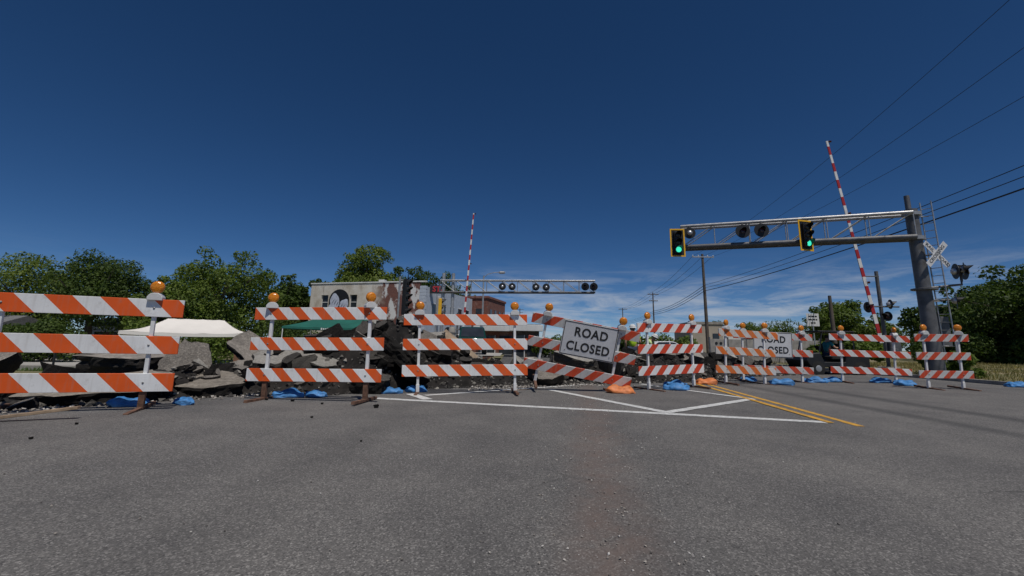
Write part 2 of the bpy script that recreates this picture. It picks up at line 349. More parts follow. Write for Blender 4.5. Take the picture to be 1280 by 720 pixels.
def structure(o): o['kind'] = 'structure'; return o
def stuff(o): o['kind'] = 'stuff'; return o
def copy_part(src, parent, loc, rot=None):
    c = src.copy(); col.objects.link(c); c.parent = parent; c.location = loc
    if rot is not None: c.rotation_euler = rot
    return c
def text_mesh(body, size, extrude=0.004, offset=0.0, align='CENTER', spacing=1.0):
    cu = bpy.data.curves.new('t', 'FONT'); cu.body = body; cu.size = size; cu.extrude = extrude; cu.offset = offset
    cu.align_x = align; cu.align_y = 'CENTER'; cu.space_character = spacing; cu.resolution_u = 4
    o = bpy.data.objects.new('t', cu); col.objects.link(o)
    dg = bpy.context.evaluated_depsgraph_get(); dg.update()
    me = bpy.data.meshes.new_from_object(o.evaluated_get(dg))
    bpy.data.objects.remove(o); bpy.data.curves.remove(cu); return me
def lettering(body, size, parent, loc, m, rot=(R(90), 0, 0), offset=0.0, spacing=1.0, sx=1.0):
    me = text_mesh(body, size, 0.002, offset, 'CENTER', spacing); me.materials.clear(); me.materials.append(m)
    o = link('lettering', me, parent, loc, rot); o.scale = (sx, 1, 1); return o
def interp(x, tab):
    if x <= tab[0][0]: return tab[0][1]
    for (a, p), (b, q) in zip(tab, tab[1:]):
        if x <= b: return p + (q - p) * (x - a) / (b - a)
    return tab[-1][1]
def sheet(name, poly, z, m, parent=None):
    mb = MB(); mb.add([(x, y, z) for x, y in poly], [tuple(range(len(poly)))]); o = mb.build(name, m, parent); return o

# ------------------------------------------------------------------ ground, roads
EDGE = [(-60, 4.0), (-16, 4.6), (-9, 5.4), (-6.7, 6.3), (-5.6, 7.6), (-4.8, 8.5), (-3.4, 8.75), (-2.3, 10.0), (-1.4, 10.55), (0.4, 11.25), (3.0, 12.7), (5.4, 13.6), (8, 16.2), (11, 18.2), (14, 19.4), (15.3, 19.6)]
def edge(x): return interp(x, EDGE)
def smooth(a, b, x):
    k = min(1, max(0, (x - a) / (b - a))); return k * k * (3 - 2 * k)
def ground_z(x, y):
    z = -0.07
    z += -1.05 * smooth(14.5, 21, y) * (1 - smooth(-3.6, -1.0, x))
    z += 0.15 * smooth(15.45, 15.6, x) + 0.10 * smooth(16, 40, x)
    return z
def grid(name, xs, ys, zf, m):
    vs = [(x, y, zf(x, y)) for y in ys for x in xs]; n = len(xs)
    fs = [(j * n + i, j * n + i + 1, (j + 1) * n + i + 1, (j + 1) * n + i) for j in range(len(ys) - 1) for i in range(n - 1)]
    me = bpy.data.meshes.new(name); me.from_pydata(vs, [], fs); me.materials.append(m)
    me.polygons.foreach_set('use_smooth', [True] * len(me.polygons)); return link(name, me)
m, t, b = base_mat('field', 0.95)
f1 = noise_out(t, 0.25, 6, 0.6); f2 = noise_out(t, 9, 5, 0.7)
a_ = ramp(t, f1, [(0.32, (0.085, 0.105, 0.034)), (0.5, (0.19, 0.17, 0.08)), (0.68, (0.33, 0.265, 0.165))])
a_ = mixc(t, 1.0, a_, ramp(t, f2, [(0.3, (0.65,) * 3), (0.7, (1.25,) * 3)]), 'MULTIPLY'); t.links.new(a_, b.inputs['Base Color']); bump(t, b, f2, 0.6, 0.05); M['field'] = m
xs = [-3000, -1200, -500, -250, -120] + list(np.arange(-80, -14, 3.0)) + list(np.arange(-14, 15.3, 0.8)) + [15.3, 15.45, 15.5, 15.55, 15.6, 16] + list(np.arange(18, 80, 3.0)) + [120, 250, 500, 1200, 3000]
ys = [-3000, -500, -100, -30, 0, 5, 10, 12, 14] + list(np.arange(14.5, 22, 0.5)) + list(np.arange(24, 80, 4)) + [120, 250, 500, 1200, 4000]
structure(grid('ground', xs, ys, ground_z, M['field']))

random.seed(3)
pts = []
x = -60.0
while x < 15.3:
    j = 0.0 if x < -12 else (mnoise.noise((x * 1.7, 0, 0)) * 0.22 + random.uniform(-0.06, 0.06))
    pts.append((x, edge(x) + j)); x += 3 if x < -12 else 0.11
pts.append((15.3, edge(15.3)))
vs = []; fs = []
for (x, y) in pts: vs += [(x, -40, 0), (x, y, 0), (x, y, -0.12)]
for i in range(len(pts) - 1):
    a = 3 * i; fs += [(a, a + 3, a + 4, a + 1), (a + 1, a + 4, a + 5, a + 2)]
mb = MB(); mb.add(vs, fs); structure(mb.build('road', M['road']))
structure(sheet('far_road', [(-0.6, 24), (15.3, 22), (15.3, 400), (-0.6, 400)], -0.035, M['far_road']))
structure(sheet('parking_lot', [(-90, 22.5), (-7, 22.5), (-7, 46), (-90, 46)], -1.105, M['lot']))

def strip(p, q, wd, z, m, name='road_marking', seed=0):
    p = Vector((*p, 0)); q = Vector((*q, 0)); d = (q - p); L = d.length; d.normalize(); n = Vector((-d.y, d.x, 0)); k = max(3, int(L / 0.12)); rnd = random.Random(seed)
    vs = []; fs = []
    for i in range(k + 1):
        c = p + d * L * i / k
        for s in (-1, 1): vs.append(c + n * s * (wd / 2 + rnd.uniform(-0.008, 0.008)) + Vector((0, 0, z)))
    for i in range(k): fs.append((2 * i, 2 * i + 2, 2 * i + 3, 2 * i + 1))
    mb = MB(); mb.add(vs, fs); return structure(mb.build(name, m))
strip((-2.4, 8.51), (4.42, 6.67), 0.19, 0.004, M['white_line'], seed=1)
strip((-1.62, 9.08), (2.06, 12.3), 0.15, 0.006, M['white_line'], seed=2)
strip((-1.95, 9.3), (-1.45, 8.45), 0.2, 0.007, M['white_line'], seed=21)
strip((0.90, 10.62), (2.45, 7.32), 0.17, 0.006, M['white_line'], seed=3)
strip((2.4, 7.32), (4.84, 9.44), 0.17, 0.008, M['white_line'], seed=4)
strip((4.84, 9.44), (3.5, 12.6), 0.15, 0.009, M['white_line'], seed=5)
strip((5.18, 13.2), (4.45, 6.60), 0.105, 0.010, M['yellow_line'], seed=6)
strip((5.48, 13.2), (4.69, 6.36), 0.105, 0.004, M['yellow_line'], seed=7)
structure(sheet('sand_smear', [(-0.7, 10.05), (0.25, 10.75), (0.62, 10.75), (0.3, 10.5), (-0.3, 10.1), (-0.75, 9.85)], 0.0025, M['sand']))
for k in range(12): strip((7.3, 30 + k * 12), (7.3, 33.5 + k * 12), 0.14, -0.031, M['yellow_line'], seed=30 + k)

def kerb(pl, wd, z0, z1, name='kerb'):
    vs = []; fs = []
    for i, (x, y) in enumerate(pl):
        vs += [(x - wd / 2, y, z0), (x - wd / 2 + .02, y, z1), (x + wd / 2, y, z1), (x + wd / 2, y, z0)]
    for i in range(len(pl) - 1):
        a = 4 * i; fs += [(a + j, a + j + 1, a + j + 5, a + j + 4) for j in range(3)]
    mb = MB(); mb.add(vs, fs); return structure(mb.build(name, M['kerb']))
kerb([(15.42 + 0.02 * math.sin(y), y) for y in range(-40, 120, 2)], 0.2, -0.2, 0.115)
mb = MB(); mb.box((0, 0, 0), (28, 0.22, 0.3)); structure(mb.build('kerb', M['kerb'], None, (-24.5, 14.25, -0.06), (0, 0, R(4)), 0.02))

# ------------------------------------------------------------------ spoil bank and rubble
CREST = [(-16, 0.0), (-12, 0.02), (-9, 0.05), (-7.4, 0.10), (-6.3, 0.22), (-5.3, 0.5), (-4.4, 0.78), (-3.4, 1.2), (-2.7, 1.32), (-2.0, 0.85), (-1.0, 0.46), (0.5, 0.42), (2.0, 0.46), (3.2, 0.6), (5, 0.62), (7, 0.66), (9, 0.50), (11, 0.34), (13, 0.12), (15.2, 0.02)]
def bank_z(x, t):
    c = interp(x, CREST)
    pr = smooth(0.25, 1.9, t) * (1 - smooth(2.8, 5.2, t))
    nz_ = mnoise.noise((x * 0.9, t * 0.9, 3.1)) * 0.22 + mnoise.noise((x * 2.6, t * 2.6, 1.1)) * 0.13 + abs(mnoise.noise((x * 6, t * 6, 0.4))) * 0.07 + (0.42 - mnoise.voronoi((x * 2.6, t * 2.6, 0.3))[0][0]) * 0.55 + (0.4 - mnoise.voronoi((x * 6.5, t * 6.5, 1.3))[0][0]) * 0.2
    return -0.06 + c * pr * (1 + 0.5 * nz_) + nz_ * 0.55 * smooth(0.0, 0.8, t) * min(1, c * 3 + .15) * (1 - smooth(4, 5.5, t)) + 0.04 * smooth(0, .25, t) * (1 - smooth(4, 5.5, t))
xs = list(np.arange(-16, 15.21, 0.085)); ts = list(np.arange(-0.12, 5.8, 0.11))
vs = [(x, edge(x) + t_, bank_z(x, t_)) for t_ in ts for x in xs]; n = len(xs)
fs = [(j * n + i, j * n + i + 1, (j + 1) * n + i + 1, (j + 1) * n + i) for j in range(len(ts) - 1) for i in range(n - 1)]
me = bpy.data.meshes.new('spoil_bank'); me.from_pydata(vs, [], fs); me.materials.append(M['bank'])
structure(link('spoil_bank', me))

def slab_mesh(name, seed, n=9, rough=0.16, m=None, lev=5, inner=2):
    """broken slab: jagged outline, ragged layered sides, slightly uneven top; unit size"""
    rnd = random.Random(seed); k = rnd.randint(5, 8); cor = []
    for i in range(k):
        a = 2 * math.pi * (i + rnd.uniform(-0.28, 0.28)) / k
        rr = 0.5 / max(abs(math.cos(a)), abs(math.sin(a)), 0.74) * rnd.uniform(1 - rough * 1.7, 1 + rough * .3); cor.append(Vector((math.cos(a) * rr, math.sin(a) * rr)))
    base = []; per = max(2, n // k)
    for i in range(k):
        p, q = cor[i], cor[(i + 1) % k]
        for j in range(per):
            u = j / per; c = p.lerp(q, u); o = mnoise.noise((c.x * 7 + seed, c.y * 7, 0.3)) * rough * 0.28
            base.append(c * (1 + o))
    N_ = len(base); vs = []; fs = []
    lip = [rnd.uniform(0.86, 1.0) for _ in range(6)]
    for L_ in range(lev):
        h = -0.5 + L_ / (lev - 1)
        sc_ = (0.80 + 0.2 * (h + .5) ** 0.6) if L_ < lev - 1 else 0.975
        for c in base:
            d = 1 + mnoise.noise((c.x * 5 + seed, c.y * 5, h * 3.0)) * rough * 0.75 + mnoise.noise((c.x * 14 + seed, c.y * 14, h * 8)) * rough * .35
            jz = mnoise.noise((c.x * 4, c.y * 4, seed + h)) * 0.10
            vs.append((c.x * sc_ * d, c.y * sc_ * d, h + (jz if 0 < L_ < lev - 1 else jz * .5)))
    for L_ in range(lev - 1):
        for i in range(N_): fs.append((L_ * N_ + i, L_ * N_ + (i + 1) % N_, (L_ + 1) * N_ + (i + 1) % N_, (L_ + 1) * N_ + i))
    prev = (lev - 1) * N_
    for q in range(inner):
        f = 1 - (q + 1) / (inner + 1); o = len(vs)
        for i in range(N_):
            x, y, z = vs[(lev - 1) * N_ + i]; vs.append((x * f, y * f, 0.5 + mnoise.noise((x * f * 5 + seed, y * f * 5, 9)) * 0.07))
        for i in range(N_): fs.append((prev + i, prev + (i + 1) % N_, o + (i + 1) % N_, o + i))
        prev = o
    vs += [(0, 0, 0.5), (0, 0, -0.5)]; c = len(vs)
    for i in range(N_): fs += [(prev + i, prev + (i + 1) % N_, c - 2), ((i + 1) % N_, i, c - 1)]
    me = bpy.data.meshes.new(name); me.from_pydata(vs, [], fs)
    bm = bmesh.new(); bm.from_mesh(me); bmesh.ops.recalc_face_normals(bm, faces=bm.faces[:]); bm.to_mesh(me); bm.free()
    me.materials.append(m); return me
def slab(label, loc, size, rot, m, seed, n=13, name='asphalt_slab'):
    o = link(name, slab_mesh(name, seed, n * 4, 0.21 if 'dark' in m else 0.16, M[m], 7, 4), None, loc, tuple(R(a) for a in rot)); o.scale = size
    return tag(o, label, 'slab')
slab('blunt grey asphalt lump lying alone by the thin black post', (-12.15, 11.0, 0.36), (1.15, 0.85, 0.5), (42, -6, 14), 'chunk', 1)
slab('wide thick asphalt slab with pale top and black broken edge behind the leftmost barricade', (-9.5, 11.9, 0.40), (3.3, 2.2, 0.42), (7, -1.5, 4), 'chunk', 2, 19)
slab('upright grey brown asphalt slab leaning with its face showing between two barricades', (-6.35, 9.3, 0.46), (1.2, 1.1, 0.22), (58, 8, 4), 'chunk', 3, 11)
slab('flat sandy topped slab at the foot of the upright asphalt slab', (-5.7, 8.75, 0.16), (1.9, 1.2, 0.26), (12, 3, -4), 'chunk_sand', 4, 15)
slab('low sandy slab lying behind the rusty post of the leftmost barricade', (-6.45, 7.6, 0.17), (1.9, 1.15, 0.24), (15, -4, 24), 'chunk_sand', 5, 15)
slab('brown grey slab sliding down between the white canopy and the second barricade', (-5.95, 11.2, 0.60), (1.6, 1.2, 0.2), (26, 30, 8), 'chunk', 6)
slab('pale concrete block behind the left post of the second barricade', (-4.95, 9.95, 0.55), (1.2, 0.95, 0.3), (22, 5, -8), 'concrete', 7)
slab('thin pale concrete sliver tilted on the black heap', (-3.95, 9.7, 0.56), (1.0, 0.45, 0.12), (24, 14, -10), 'concrete', 8)
slab('big black asphalt slab standing steeply beside the second barricade', (-2.55, 10.85, 0.62), (1.6, 1.15, 0.32), (-6, 44, 12), 'chunk_dark', 9, 17)
slab('jagged black slab propped under the steep slab beside the second barricade', (-3.15, 10.5, 0.66), (1.0, 0.8, 0.26), (18, 22, -30), 'chunk_dark', 61, 15)
slab('grey slab corner poking out above the blue sandbag of the third barricade', (-2.15, 10.6, 0.3), (0.8, 0.6, 0.24), (28, 24, 40), 'chunk', 62, 13)
slab('black asphalt slab on top of the heap under the green canopy', (-4.25, 11.7, 1.04), (2.0, 1.3, 0.34), (5, -6, 20), 'chunk_dark', 10, 17)
slab('black lump of asphalt behind the right post of the second barricade', (-2.75, 9.3, 0.17), (0.85, 0.6, 0.34), (12, 8, 10), 'chunk_dark', 12)
slab('grey brown slab lying just below the big upright slab', (-5.35, 9.7, 0.33), (1.0, 0.8, 0.2), (20, 12, 30), 'chunk', 13)
slab('pale concrete chunk between the third barricade and the tilted barricade', (0.62, 12.4, 0.38), (0.65, 0.5, 0.45), (30, 10, 0), 'concrete', 14)
slab('dirty grey concrete slab under the tilted road closed sign', (1.75, 12.9, 0.62), (1.25, 0.8, 0.3), (24, 8, 12), 'concrete', 15)
slab('brown grey concrete block under the right end of the tilted barricade', (2.9, 13.2, 0.55), (0.9, 0.7, 0.5), (22, 10, -20), 'concrete', 16)
slab('grey slab resting on gravel below the tilted barricade', (1.0, 11.75, 0.2), (0.8, 0.55, 0.34), (35, -8, 10), 'chunk', 17)

CH = {k: [slab_mesh('rubble_chunk', 40 + i * 7 + q * 100, 15, 0.26, M[k], 4, 1) for i in range(5)] for q, k in enumerate(('chunk', 'chunk_dark', 'concrete'))}
rnd = random.Random(11)
def place(k, x, t, s, flat):
    z = bank_z(x, t); sx, sy = s * rnd.uniform(0.7, 1.3), s * rnd.uniform(0.6, 1.1); sz = s * flat * rnd.uniform(0.6, 1.3)
    o = link('rubble_chunk', rnd.choice(CH[k]), None, (x, edge(x) + t, z + sz * 0.22), (rnd.uniform(-.6, .6), rnd.uniform(-.6, .6), rnd.uniform(0, 6.3)))
    o.scale = (sx, sy, sz)
    zone = next(z_ for lim, z_ in ((-6.2, 'behind the leftmost barricade'), (-4.6, 'beside the upright asphalt slab'), (-2.1, 'behind the second barricade'), (0.4, 'behind the third barricade'), (2.9, 'behind the tipped over barricade'), (5.2, 'behind the red and white barricade'), (99, 'behind the amber striped barricade')) if x < lim)
    lab = {'chunk': 'small grey brown chunk of broken asphalt ' + zone, 'chunk_dark': 'small black chunk of broken asphalt ' + zone, 'concrete': 'small pale chunk of broken concrete ' + zone}[k]
    tag(o, lab, 'rubble', {'chunk': 'grey asphalt chunks on the bank', 'chunk_dark': 'black asphalt chunks on the bank', 'concrete': 'pale concrete chunks on the bank'}[k])
for i in range(330):
    x = rnd.uniform(-6.2, 11.0) if i % 9 else rnd.uniform(-9.5, -6)
    if i % 4 == 1: x = rnd.uniform(-6.4, -1.6)
    t_ = rnd.triangular(0.5, 4.0, 1.9) if x > -6 else rnd.uniform(0.3, 3.0)
    if -4.6 < x < -3.9 and t_ < .7: continue
    big = not (-7.8 < x < -4.6)
    k = rnd.choices(('chunk', 'chunk_dark', 'concrete'), (7 if x < -4.5 else 4, 6, 1.0 if x < 0.2 or x > 3.5 else 5))[0]
    place(k, x, t_, rnd.uniform(0.20, 0.72 if big else 0.36) if t_ > 0.9 else rnd.uniform(0.16, 0.34), 0.5)

def pebbles(name, spots, m, label_kind='stuff'):
    vs = []; fs = []; rr = random.Random(5)
    T = [Vector(p) for p in ((1, 0, 0), (-1, 0, 0), (0, 1, 0), (0, -1, 0), (0, 0, 1), (0, 0, -1))]
    F = [(0, 2, 4), (2, 1, 4), (1, 3, 4), (3, 0, 4), (2, 0, 5), (1, 2, 5), (3, 1, 5), (0, 3, 5)]
    for (x, y, z, s) in spots:
        o = len(vs); e = Euler((rr.uniform(0, 6), rr.uniform(0, 6), rr.uniform(0, 6))).to_matrix()
        for q in T: 
            v_ = e @ Vector((q.x * rr.uniform(.6, 1.2), q.y * rr.uniform(.5, 1.1), q.z * rr.uniform(.5, .9))) * s
            vs.append((x + v_.x, y + v_.y, z + v_.z * 0.8))
        fs += [tuple(i + o for i in f) for f in F]
    me = bpy.data.meshes.new(name); me.from_pydata(vs, [], fs); me.materials.append(m); return stuff(link(name, me))
rnd = random.Random(23)
sp = []
for i in range(9000):
    x = rnd.uniform(-9.5, 12.5); t_ = rnd.triangular(-0.15, 4.2, 0.4)
    sp.append((x, edge(x) + t_, max(bank_z(x, t_), 0.0 if t_ < 0.05 else -1) + 0.01, rnd.choice((0.012, 0.02, 0.03, 0.045, 0.075))))
m, t, b = base_mat('mixed_rubble', 0.95); g_ = N(t, 'ShaderNodeNewGeometry')
t.links.new(ramp(t, g_.outputs['Random Per Island'], [(0.0, (0.018, 0.017, 0.016)), (0.5, (0.05, 0.046, 0.042)), (0.78, (0.13, 0.12, 0.105)), (1.0, (0.36, 0.335, 0.295))]), b.inputs['Base Color']); M['mix'] = m
pebbles('rubble_fines', sp, M['mix'])
sp = []
for i in range(1200):                                       # crushed stone spilling on to the road at the barricades
    x = rnd.choice((rnd.uniform(-8, -4.6), rnd.uniform(-0.9, 0.6), rnd.uniform(0.5, 3.2), rnd.uniform(-9, -6)))
    sp.append((x, edge(x) + rnd.triangular(-0.75, 0.5, 0.1), 0.008, rnd.choice((0.010, 0.016, 0.024, 0.035))))
for i in range(1300):                                       # loose stones along the dust lane
    y = rnd.uniform(1.2, 9.5); x = 0.18 + 0.15 * y + rnd.gauss(0, 0.30); s = rnd.choice((0.004, 0.004, 0.005, 0.006, 0.008, 0.010)); sp.append((x, y, s * .6, s))
for i in range(260):
    y = rnd.uniform(1.6, 9.0); x = rnd.uniform(-1.1, 1.2) * y; s = rnd.choice((0.004, 0.005, 0.007, 0.010))
    if y < edge(x) - .1: sp.append((x, y, s * .6, s))
m, t, b = base_mat('pale_grit', 0.95); g_ = N(t, 'ShaderNodeNewGeometry')
t.links.new(ramp(t, g_.outputs['Random Per Island'], [(0.0, (0.12, 0.11, 0.10)), (0.35, (0.24, 0.21, 0.185)), (0.75, (0.40, 0.365, 0.32)), (1.0, (0.66, 0.63, 0.59))]), b.inputs['Base Color']); M['grit'] = m
pebbles('loose_stones', sp, M['grit'])
# bits of black asphalt thrown on to the road, one by one
for (x, y, s) in ((-5.0, 5.55, .075), (-4.7, 4.75, .07), (-2.6, 6.3, .07), (-2.05, 7.3, .17), (-1.5, 4.9, .05), (-3.0, 7.6, .09), (-2.5, 7.7, .12), (-3.6, 7.9, .11), (-4.1, 8.0, .1)):
    o = link('asphalt_crumb', CH['chunk_dark'][int(x * 10) % 5], None, (x, y, s * 0.16), (0.2, -0.1, x * 7)); s *= 0.62; o.scale = (s, s * .8, s * .45)
    tag(o, 'black crumb of asphalt lying loose on the grey road', 'rubble', 'asphalt crumbs on the road')
# sand heap behind third barricade
mb = MB(); n = 28; vs = [(0, 0, 1.42)]; fs = []
for k in range(1, 9):
    for i in range(n):
        a = 2 * math.pi * i / n; r_ = k / 8 * (1 + 0.12 * mnoise.noise((math.cos(a) * 2, math.sin(a) * 2, 0.5)))
        vs.append((math.cos(a) * r_ * 1.9, math.sin(a) * r_ * 1.5, 1.5 * (1 - (k / 8)) ** 1.05 + 0.08 * mnoise.noise((math.cos(a) * r_ * 4, math.sin(a) * r_ * 4, 1.7)) - 0.1))
for i in range(n): fs.append((0, 1 + i, 1 + (i + 1) % n))
for k in range(7):
    for i in range(n): fs.append((1 + k * n + i, 1 + (k + 1) * n + i, 1 + (k + 1) * n + (i + 1) % n, 1 + k * n + (i + 1) % n))
mb.add(vs, fs); tag(mb.build('sand_heap', M['sand'], None, (-2.0, 14.3, 0.0), smooth=True), 'smooth tan sand heap behind the third barricade', 'sand heap')
mb = MB(); mb.box((0, 0, 0), (0.9, 0.09, 0.035)); tag(mb.build('timber_batten', M['wood'], None, (-5.75, 5.75, 0.08), (0, R(-7), R(22)), 0.004), 'short grey timber batten lying in rubble before the leftmost barricade', 'timber')

# ------------------------------------------------------------------ barricades
def box_part(name, d, m, parent, loc, bevel=0.004, rot=(0, 0, 0)):
    mb = MB(); mb.box((0, 0, 0), d); return mb.build(name, m, parent, loc, rot, bevel)
lens_mb = MB(); lens_mb.lathe([(0.0, -0.045), (0.055, -0.043), (0.079, -0.030), (0.090, -0.008), (0.090, 0.008), (0.079, 0.030), (0.055, 0.043), (0.0, 0.045)], (0, 0, 0), (0, 1, 0), 20)
LENS = None; HOUSE = None; BOLT = None
STR = {}
def get_stripe(per, d, tone):
    k = (per, d, tone)
    if k not in STR:
        o_, w_, wear = {'new': (OR, WH, 0.40), 'worn': ((0.62, 0.062, 0.016), (0.60, 0.59, 0.58), 0.6), 'amber': ((0.74, 0.17, 0.022), (0.66, 0.63, 0.59), 0.75), 'clean': ((0.66, 0.060, 0.016), (0.82, 0.81, 0.80), 0.35)}[tone]
        STR[k] = stripe_mat('striped_sheeting', per, d, o_, w_, 0.45, wear)
    return STR[k]
def barricade(label, loc, rz, L, tilt=0, lean=0, dirn=1, per=0.43, tone='new', rail_h=0.205, lights=(1, 1), inset=(0.33, 0.33), rustleg=False, tops=(1.53, 1.015, 0.505), lamp_twist=(0, 0), shifts=(0, 0, 0), lens_up=0.0):
    global LENS, HOUSE, BOLT
    r = thing('barricade', label, 'barricade', loc, (R(lean), R(tilt), R(rz)), 'striped road barricades')
    sm = get_stripe(per, dirn, tone)
    posts = (-L / 2 + inset[0], L / 2 - inset[1])
    for zt, sh in zip(tops, shifts):
        ra = box_part('rail', (L, 0.028, rail_h), sm, r, (sh, -0.04, zt - rail_h / 2), 0.004)
        for px in posts:
            if BOLT is None:
                mb = MB(); mb.lathe([(0.014, 0), (0.014, 0.008), (0.008, 0.012)], (0, 0, 0), (0, -1, 0), 8); BOLT = mb.build('bolt', M['bolt'], ra, (px - sh, -0.013, 0))
            else: copy_part(BOLT, ra, (px - sh, -0.013, 0))
    for i, px in enumerate(posts):
        zb = 0.42 if rustleg else 0.12
        box_part('post', (0.05, 0.05, tops[0] - zb - 0.01), M['white_post'], r, (px, 0.0, (tops[0] + zb - 0.01) / 2), 0.004)
        box_part('leg_sleeve', (0.075 if rustleg else 0.064, 0.066, zb + 0.05), M['rust'] if rustleg else M['white_post'], r, (px, 0.001, (zb + 0.05) / 2 + 0.02), 0.004)
        box_part('foot', (0.06, 0.95, 0.045), M['rust'], r, (px, 0, 0.024), 0.004)
        if lights[i]:
            if HOUSE is None:
                mb = MB(); mb.prism([(-0.095, 0.0), (0.095, 0.0), (0.095, 0.045), (0.07, 0.085), (0.035, 0.105), (-0.035, 0.105), (-0.07, 0.085), (-0.095, 0.045)], -0.07, 0.07)
                mb.box((0, 0, 0.105), (0.06, 0.05, 0.05)); HOUSE = h = mb.build('warning_light', M['lampbox'], r, (px, -0.035, tops[0] - 0.015), (0, 0, R(lamp_twist[i])), 0.006)
                LENS = lens_mb.build('lens', M['amber'], h, (0, 0, 0.19), (0, 0, 0), 0, True)
                mb2 = MB(); mb2.lathe([(0.104, -0.012), (0.104, 0.012)], (0, 0, 0), (0, 1, 0), 20)
            else:
                h = copy_part(HOUSE, r, (px, -0.035, tops[0] - 0.015), (0, 0, R(lamp_twist[i]))); copy_part(LENS, h, (0, 0, 0.19))
    return r
B1 = barricade('large orange and white barricade with tall rails and wide stripes running beside the grass kerb', (-6.0, 6.42, 0), 20, 2.44, 0.3, 3, 1, 0.62, 'new', 0.25, (0, 1), (0.4, 0.36), True, (1.555, 1.03, 0.51))
B2 = barricade('orange and white barricade leaning back in front of the black heap and green canopy', (-3.3, 8.0, 0), -5, 2.38, -0.8, -1, 1, 0.41, 'new', 0.215, (1, 1), (0.3, 0.3), True, (1.57, 1.05, 0.53), (25, 40), (0, -0.02, -0.03))
B3 = barricade('level orange and white barricade in front of the tan sand heap', (-0.90, 9.6, 0), 6, 2.55, -1.2, 0, 1, 0.44, 'new', 0.225, (1, 1), (0.32, 0.26), False, (1.59, 1.09, 0.57))
B4 = barricade('collapsing barricade tipped over sideways behind the slanted road closed sign', (1.42, 10.5, 0.03), 2, 2.42, 9.6, 12, -1, 0.43, 'worn', 0.22, (1, 1), (0.33, 0.42))
B5 = barricade('barricade with red and white stripes next to the crouching worker', (3.95, 11.45, 0), 30, 2.3, -1, 1, -1, 0.43, 'clean', 0.215, (1, 1), (0.36, 0.36), False, (1.56, 1.06, 0.56))
B6 = barricade('faded amber striped barricade standing on the double yellow line', (6.62, 13.2, 0), 16, 2.05, 2.2, 2, 1, 0.42, 'amber', 0.205, (1, 1), (0.36, 0.36), False, (1.5, 1.0, 0.49), (20, -15), (0.1, 0, 0))
B6b = barricade('weathered barricade behind the amber striped one carrying the upright road closed sign', (8.0, 14.25, 0), 2, 2.46, 1.3, 3, 1, 0.43, 'worn', 0.205, (1, 1), (0.3, 0.33), False, (1.48, 0.99, 0.48), (0, 10))
B7 = barricade('red and white barricade standing between the road sign post and the gantry mast', (11.22, 14.6, 0), -2, 2.46, 1.0, 4, 1, 0.42, 'clean', 0.2, (1, 1), (0.38, 0.46), False, (1.48, 0.99, 0.47), (0, 80))
B8 = barricade('short narrow barricade standing in front of the foot of the gantry mast', (11.82, 12.75, 0), -3, 1.42, -0.4, 3, -1, 0.33, 'worn', 0.2, (1, 1), (0.27, 0.25), False, (1.47, 0.98, 0.49), (10, -30), (0, 0, 0.02))

def closed_sign(label, loc, rot):
    r = thing('road_closed_sign', label, 'sign', loc, rot)
    wd, h = 1.22, 0.76
    p = box_part('panel', (wd, 0.012, h), M['signwhite'], r, (0, 0, 0), 0.003)
    mb = MB(); d = 0.02
    for c, dd in (((0, 0, h / 2 - d), (wd - 2 * d + .016, 0.003, 0.016)), ((0, 0, -h / 2 + d), (wd - 2 * d + .016, 0.003, 0.016)), ((-wd / 2 + d, 0, 0), (0.016, 0.0028, h - 2 * d - .016)), ((wd / 2 - d, 0, 0), (0.016, 0.0028, h - 2 * d - .016))): mb.box(c, dd)
    mb.build('border', M['black'], r, (0, -0.0085, 0))
    lettering('ROAD', 0.275, r, (0.02, -0.0085, 0.155), M['black'], offset=0.007, spacing=1.10, sx=0.92)
    lettering('CLOSED', 0.275, r, (0, -0.0085, -0.165), M['black'], offset=0.007, spacing=1.08, sx=0.90)
    for sx in (-0.5, 0.5):
        mb = MB(); mb.lathe([(0.012, 0), (0.012, 0.006), (0.006, 0.01)], (0, 0, 0), (0, -1, 0), 8); mb.build('bolt', M['bolt'], r, (sx, -0.006, -0.27))
    return r
def in_frame(o, local):
    e = Euler(o.rotation_euler).to_matrix().to_4x4(); return tuple((Matrix.Translation(o.location) @ e) @ Vector(local))
closed_sign('slanted grey road closed sign hanging on the tipped over barricade', in_frame(B4, (0.12, -0.075, 1.13)), B4.rotation_euler)
closed_sign('upright white road closed sign partly hidden by the amber striped barricade', in_frame(B6b, (-0.03, -0.075, 1.12)), B6b.rotation_euler)

# ------------------------------------------------------------------ sandbags
def bag_mesh(seed):
    bm = bmesh.new(); bmesh.ops.create_icosphere(bm, subdivisions=4, radius=1)
    for v_ in bm.verts:
        p = v_.co.copy(); ridge = 1 - 2 * abs(mnoise.noise((p.x * 2.3 + seed, p.y * 2.0, p.z * 1.2)))
        n_ = mnoise.noise((p.x * 1.3 + seed, p.y * 1.5, p.z)) * 0.34 + ridge * 0.13 + mnoise.noise((p.x * 6 + seed, p.y * 5, p.z * 3)) * 0.07
        q = Vector((math.copysign(abs(p.x) ** 0.7, p.x), math.copysign(abs(p.y) ** 0.75, p.y), p.z)) * (1 + n_)
        q.z *= 0.55 + 0.55 * abs(math.sin(q.x * 2.4 + seed)); q.y *= 1 - 0.6 * smooth(0.6, 1.2, q.x) + 0.2 * smooth(1.1, 1.5, q.x)
        q.y += 0.25 * math.sin(q.x * 2 + seed)
        if q.z < -0.3: q.z = -0.3 + (q.z + .3) * .1
        v_.co = (q.x * 0.25, q.y * 0.135, (q.z + 0.34) * 0.115)
    me = bpy.data.meshes.new('sandbag'); bm.to_mesh(me); bm.free(); me.polygons.foreach_set('use_smooth', [True] * len(me.polygons)); return me
bags = [bag_mesh(k * 3.7) for k in range(5)]
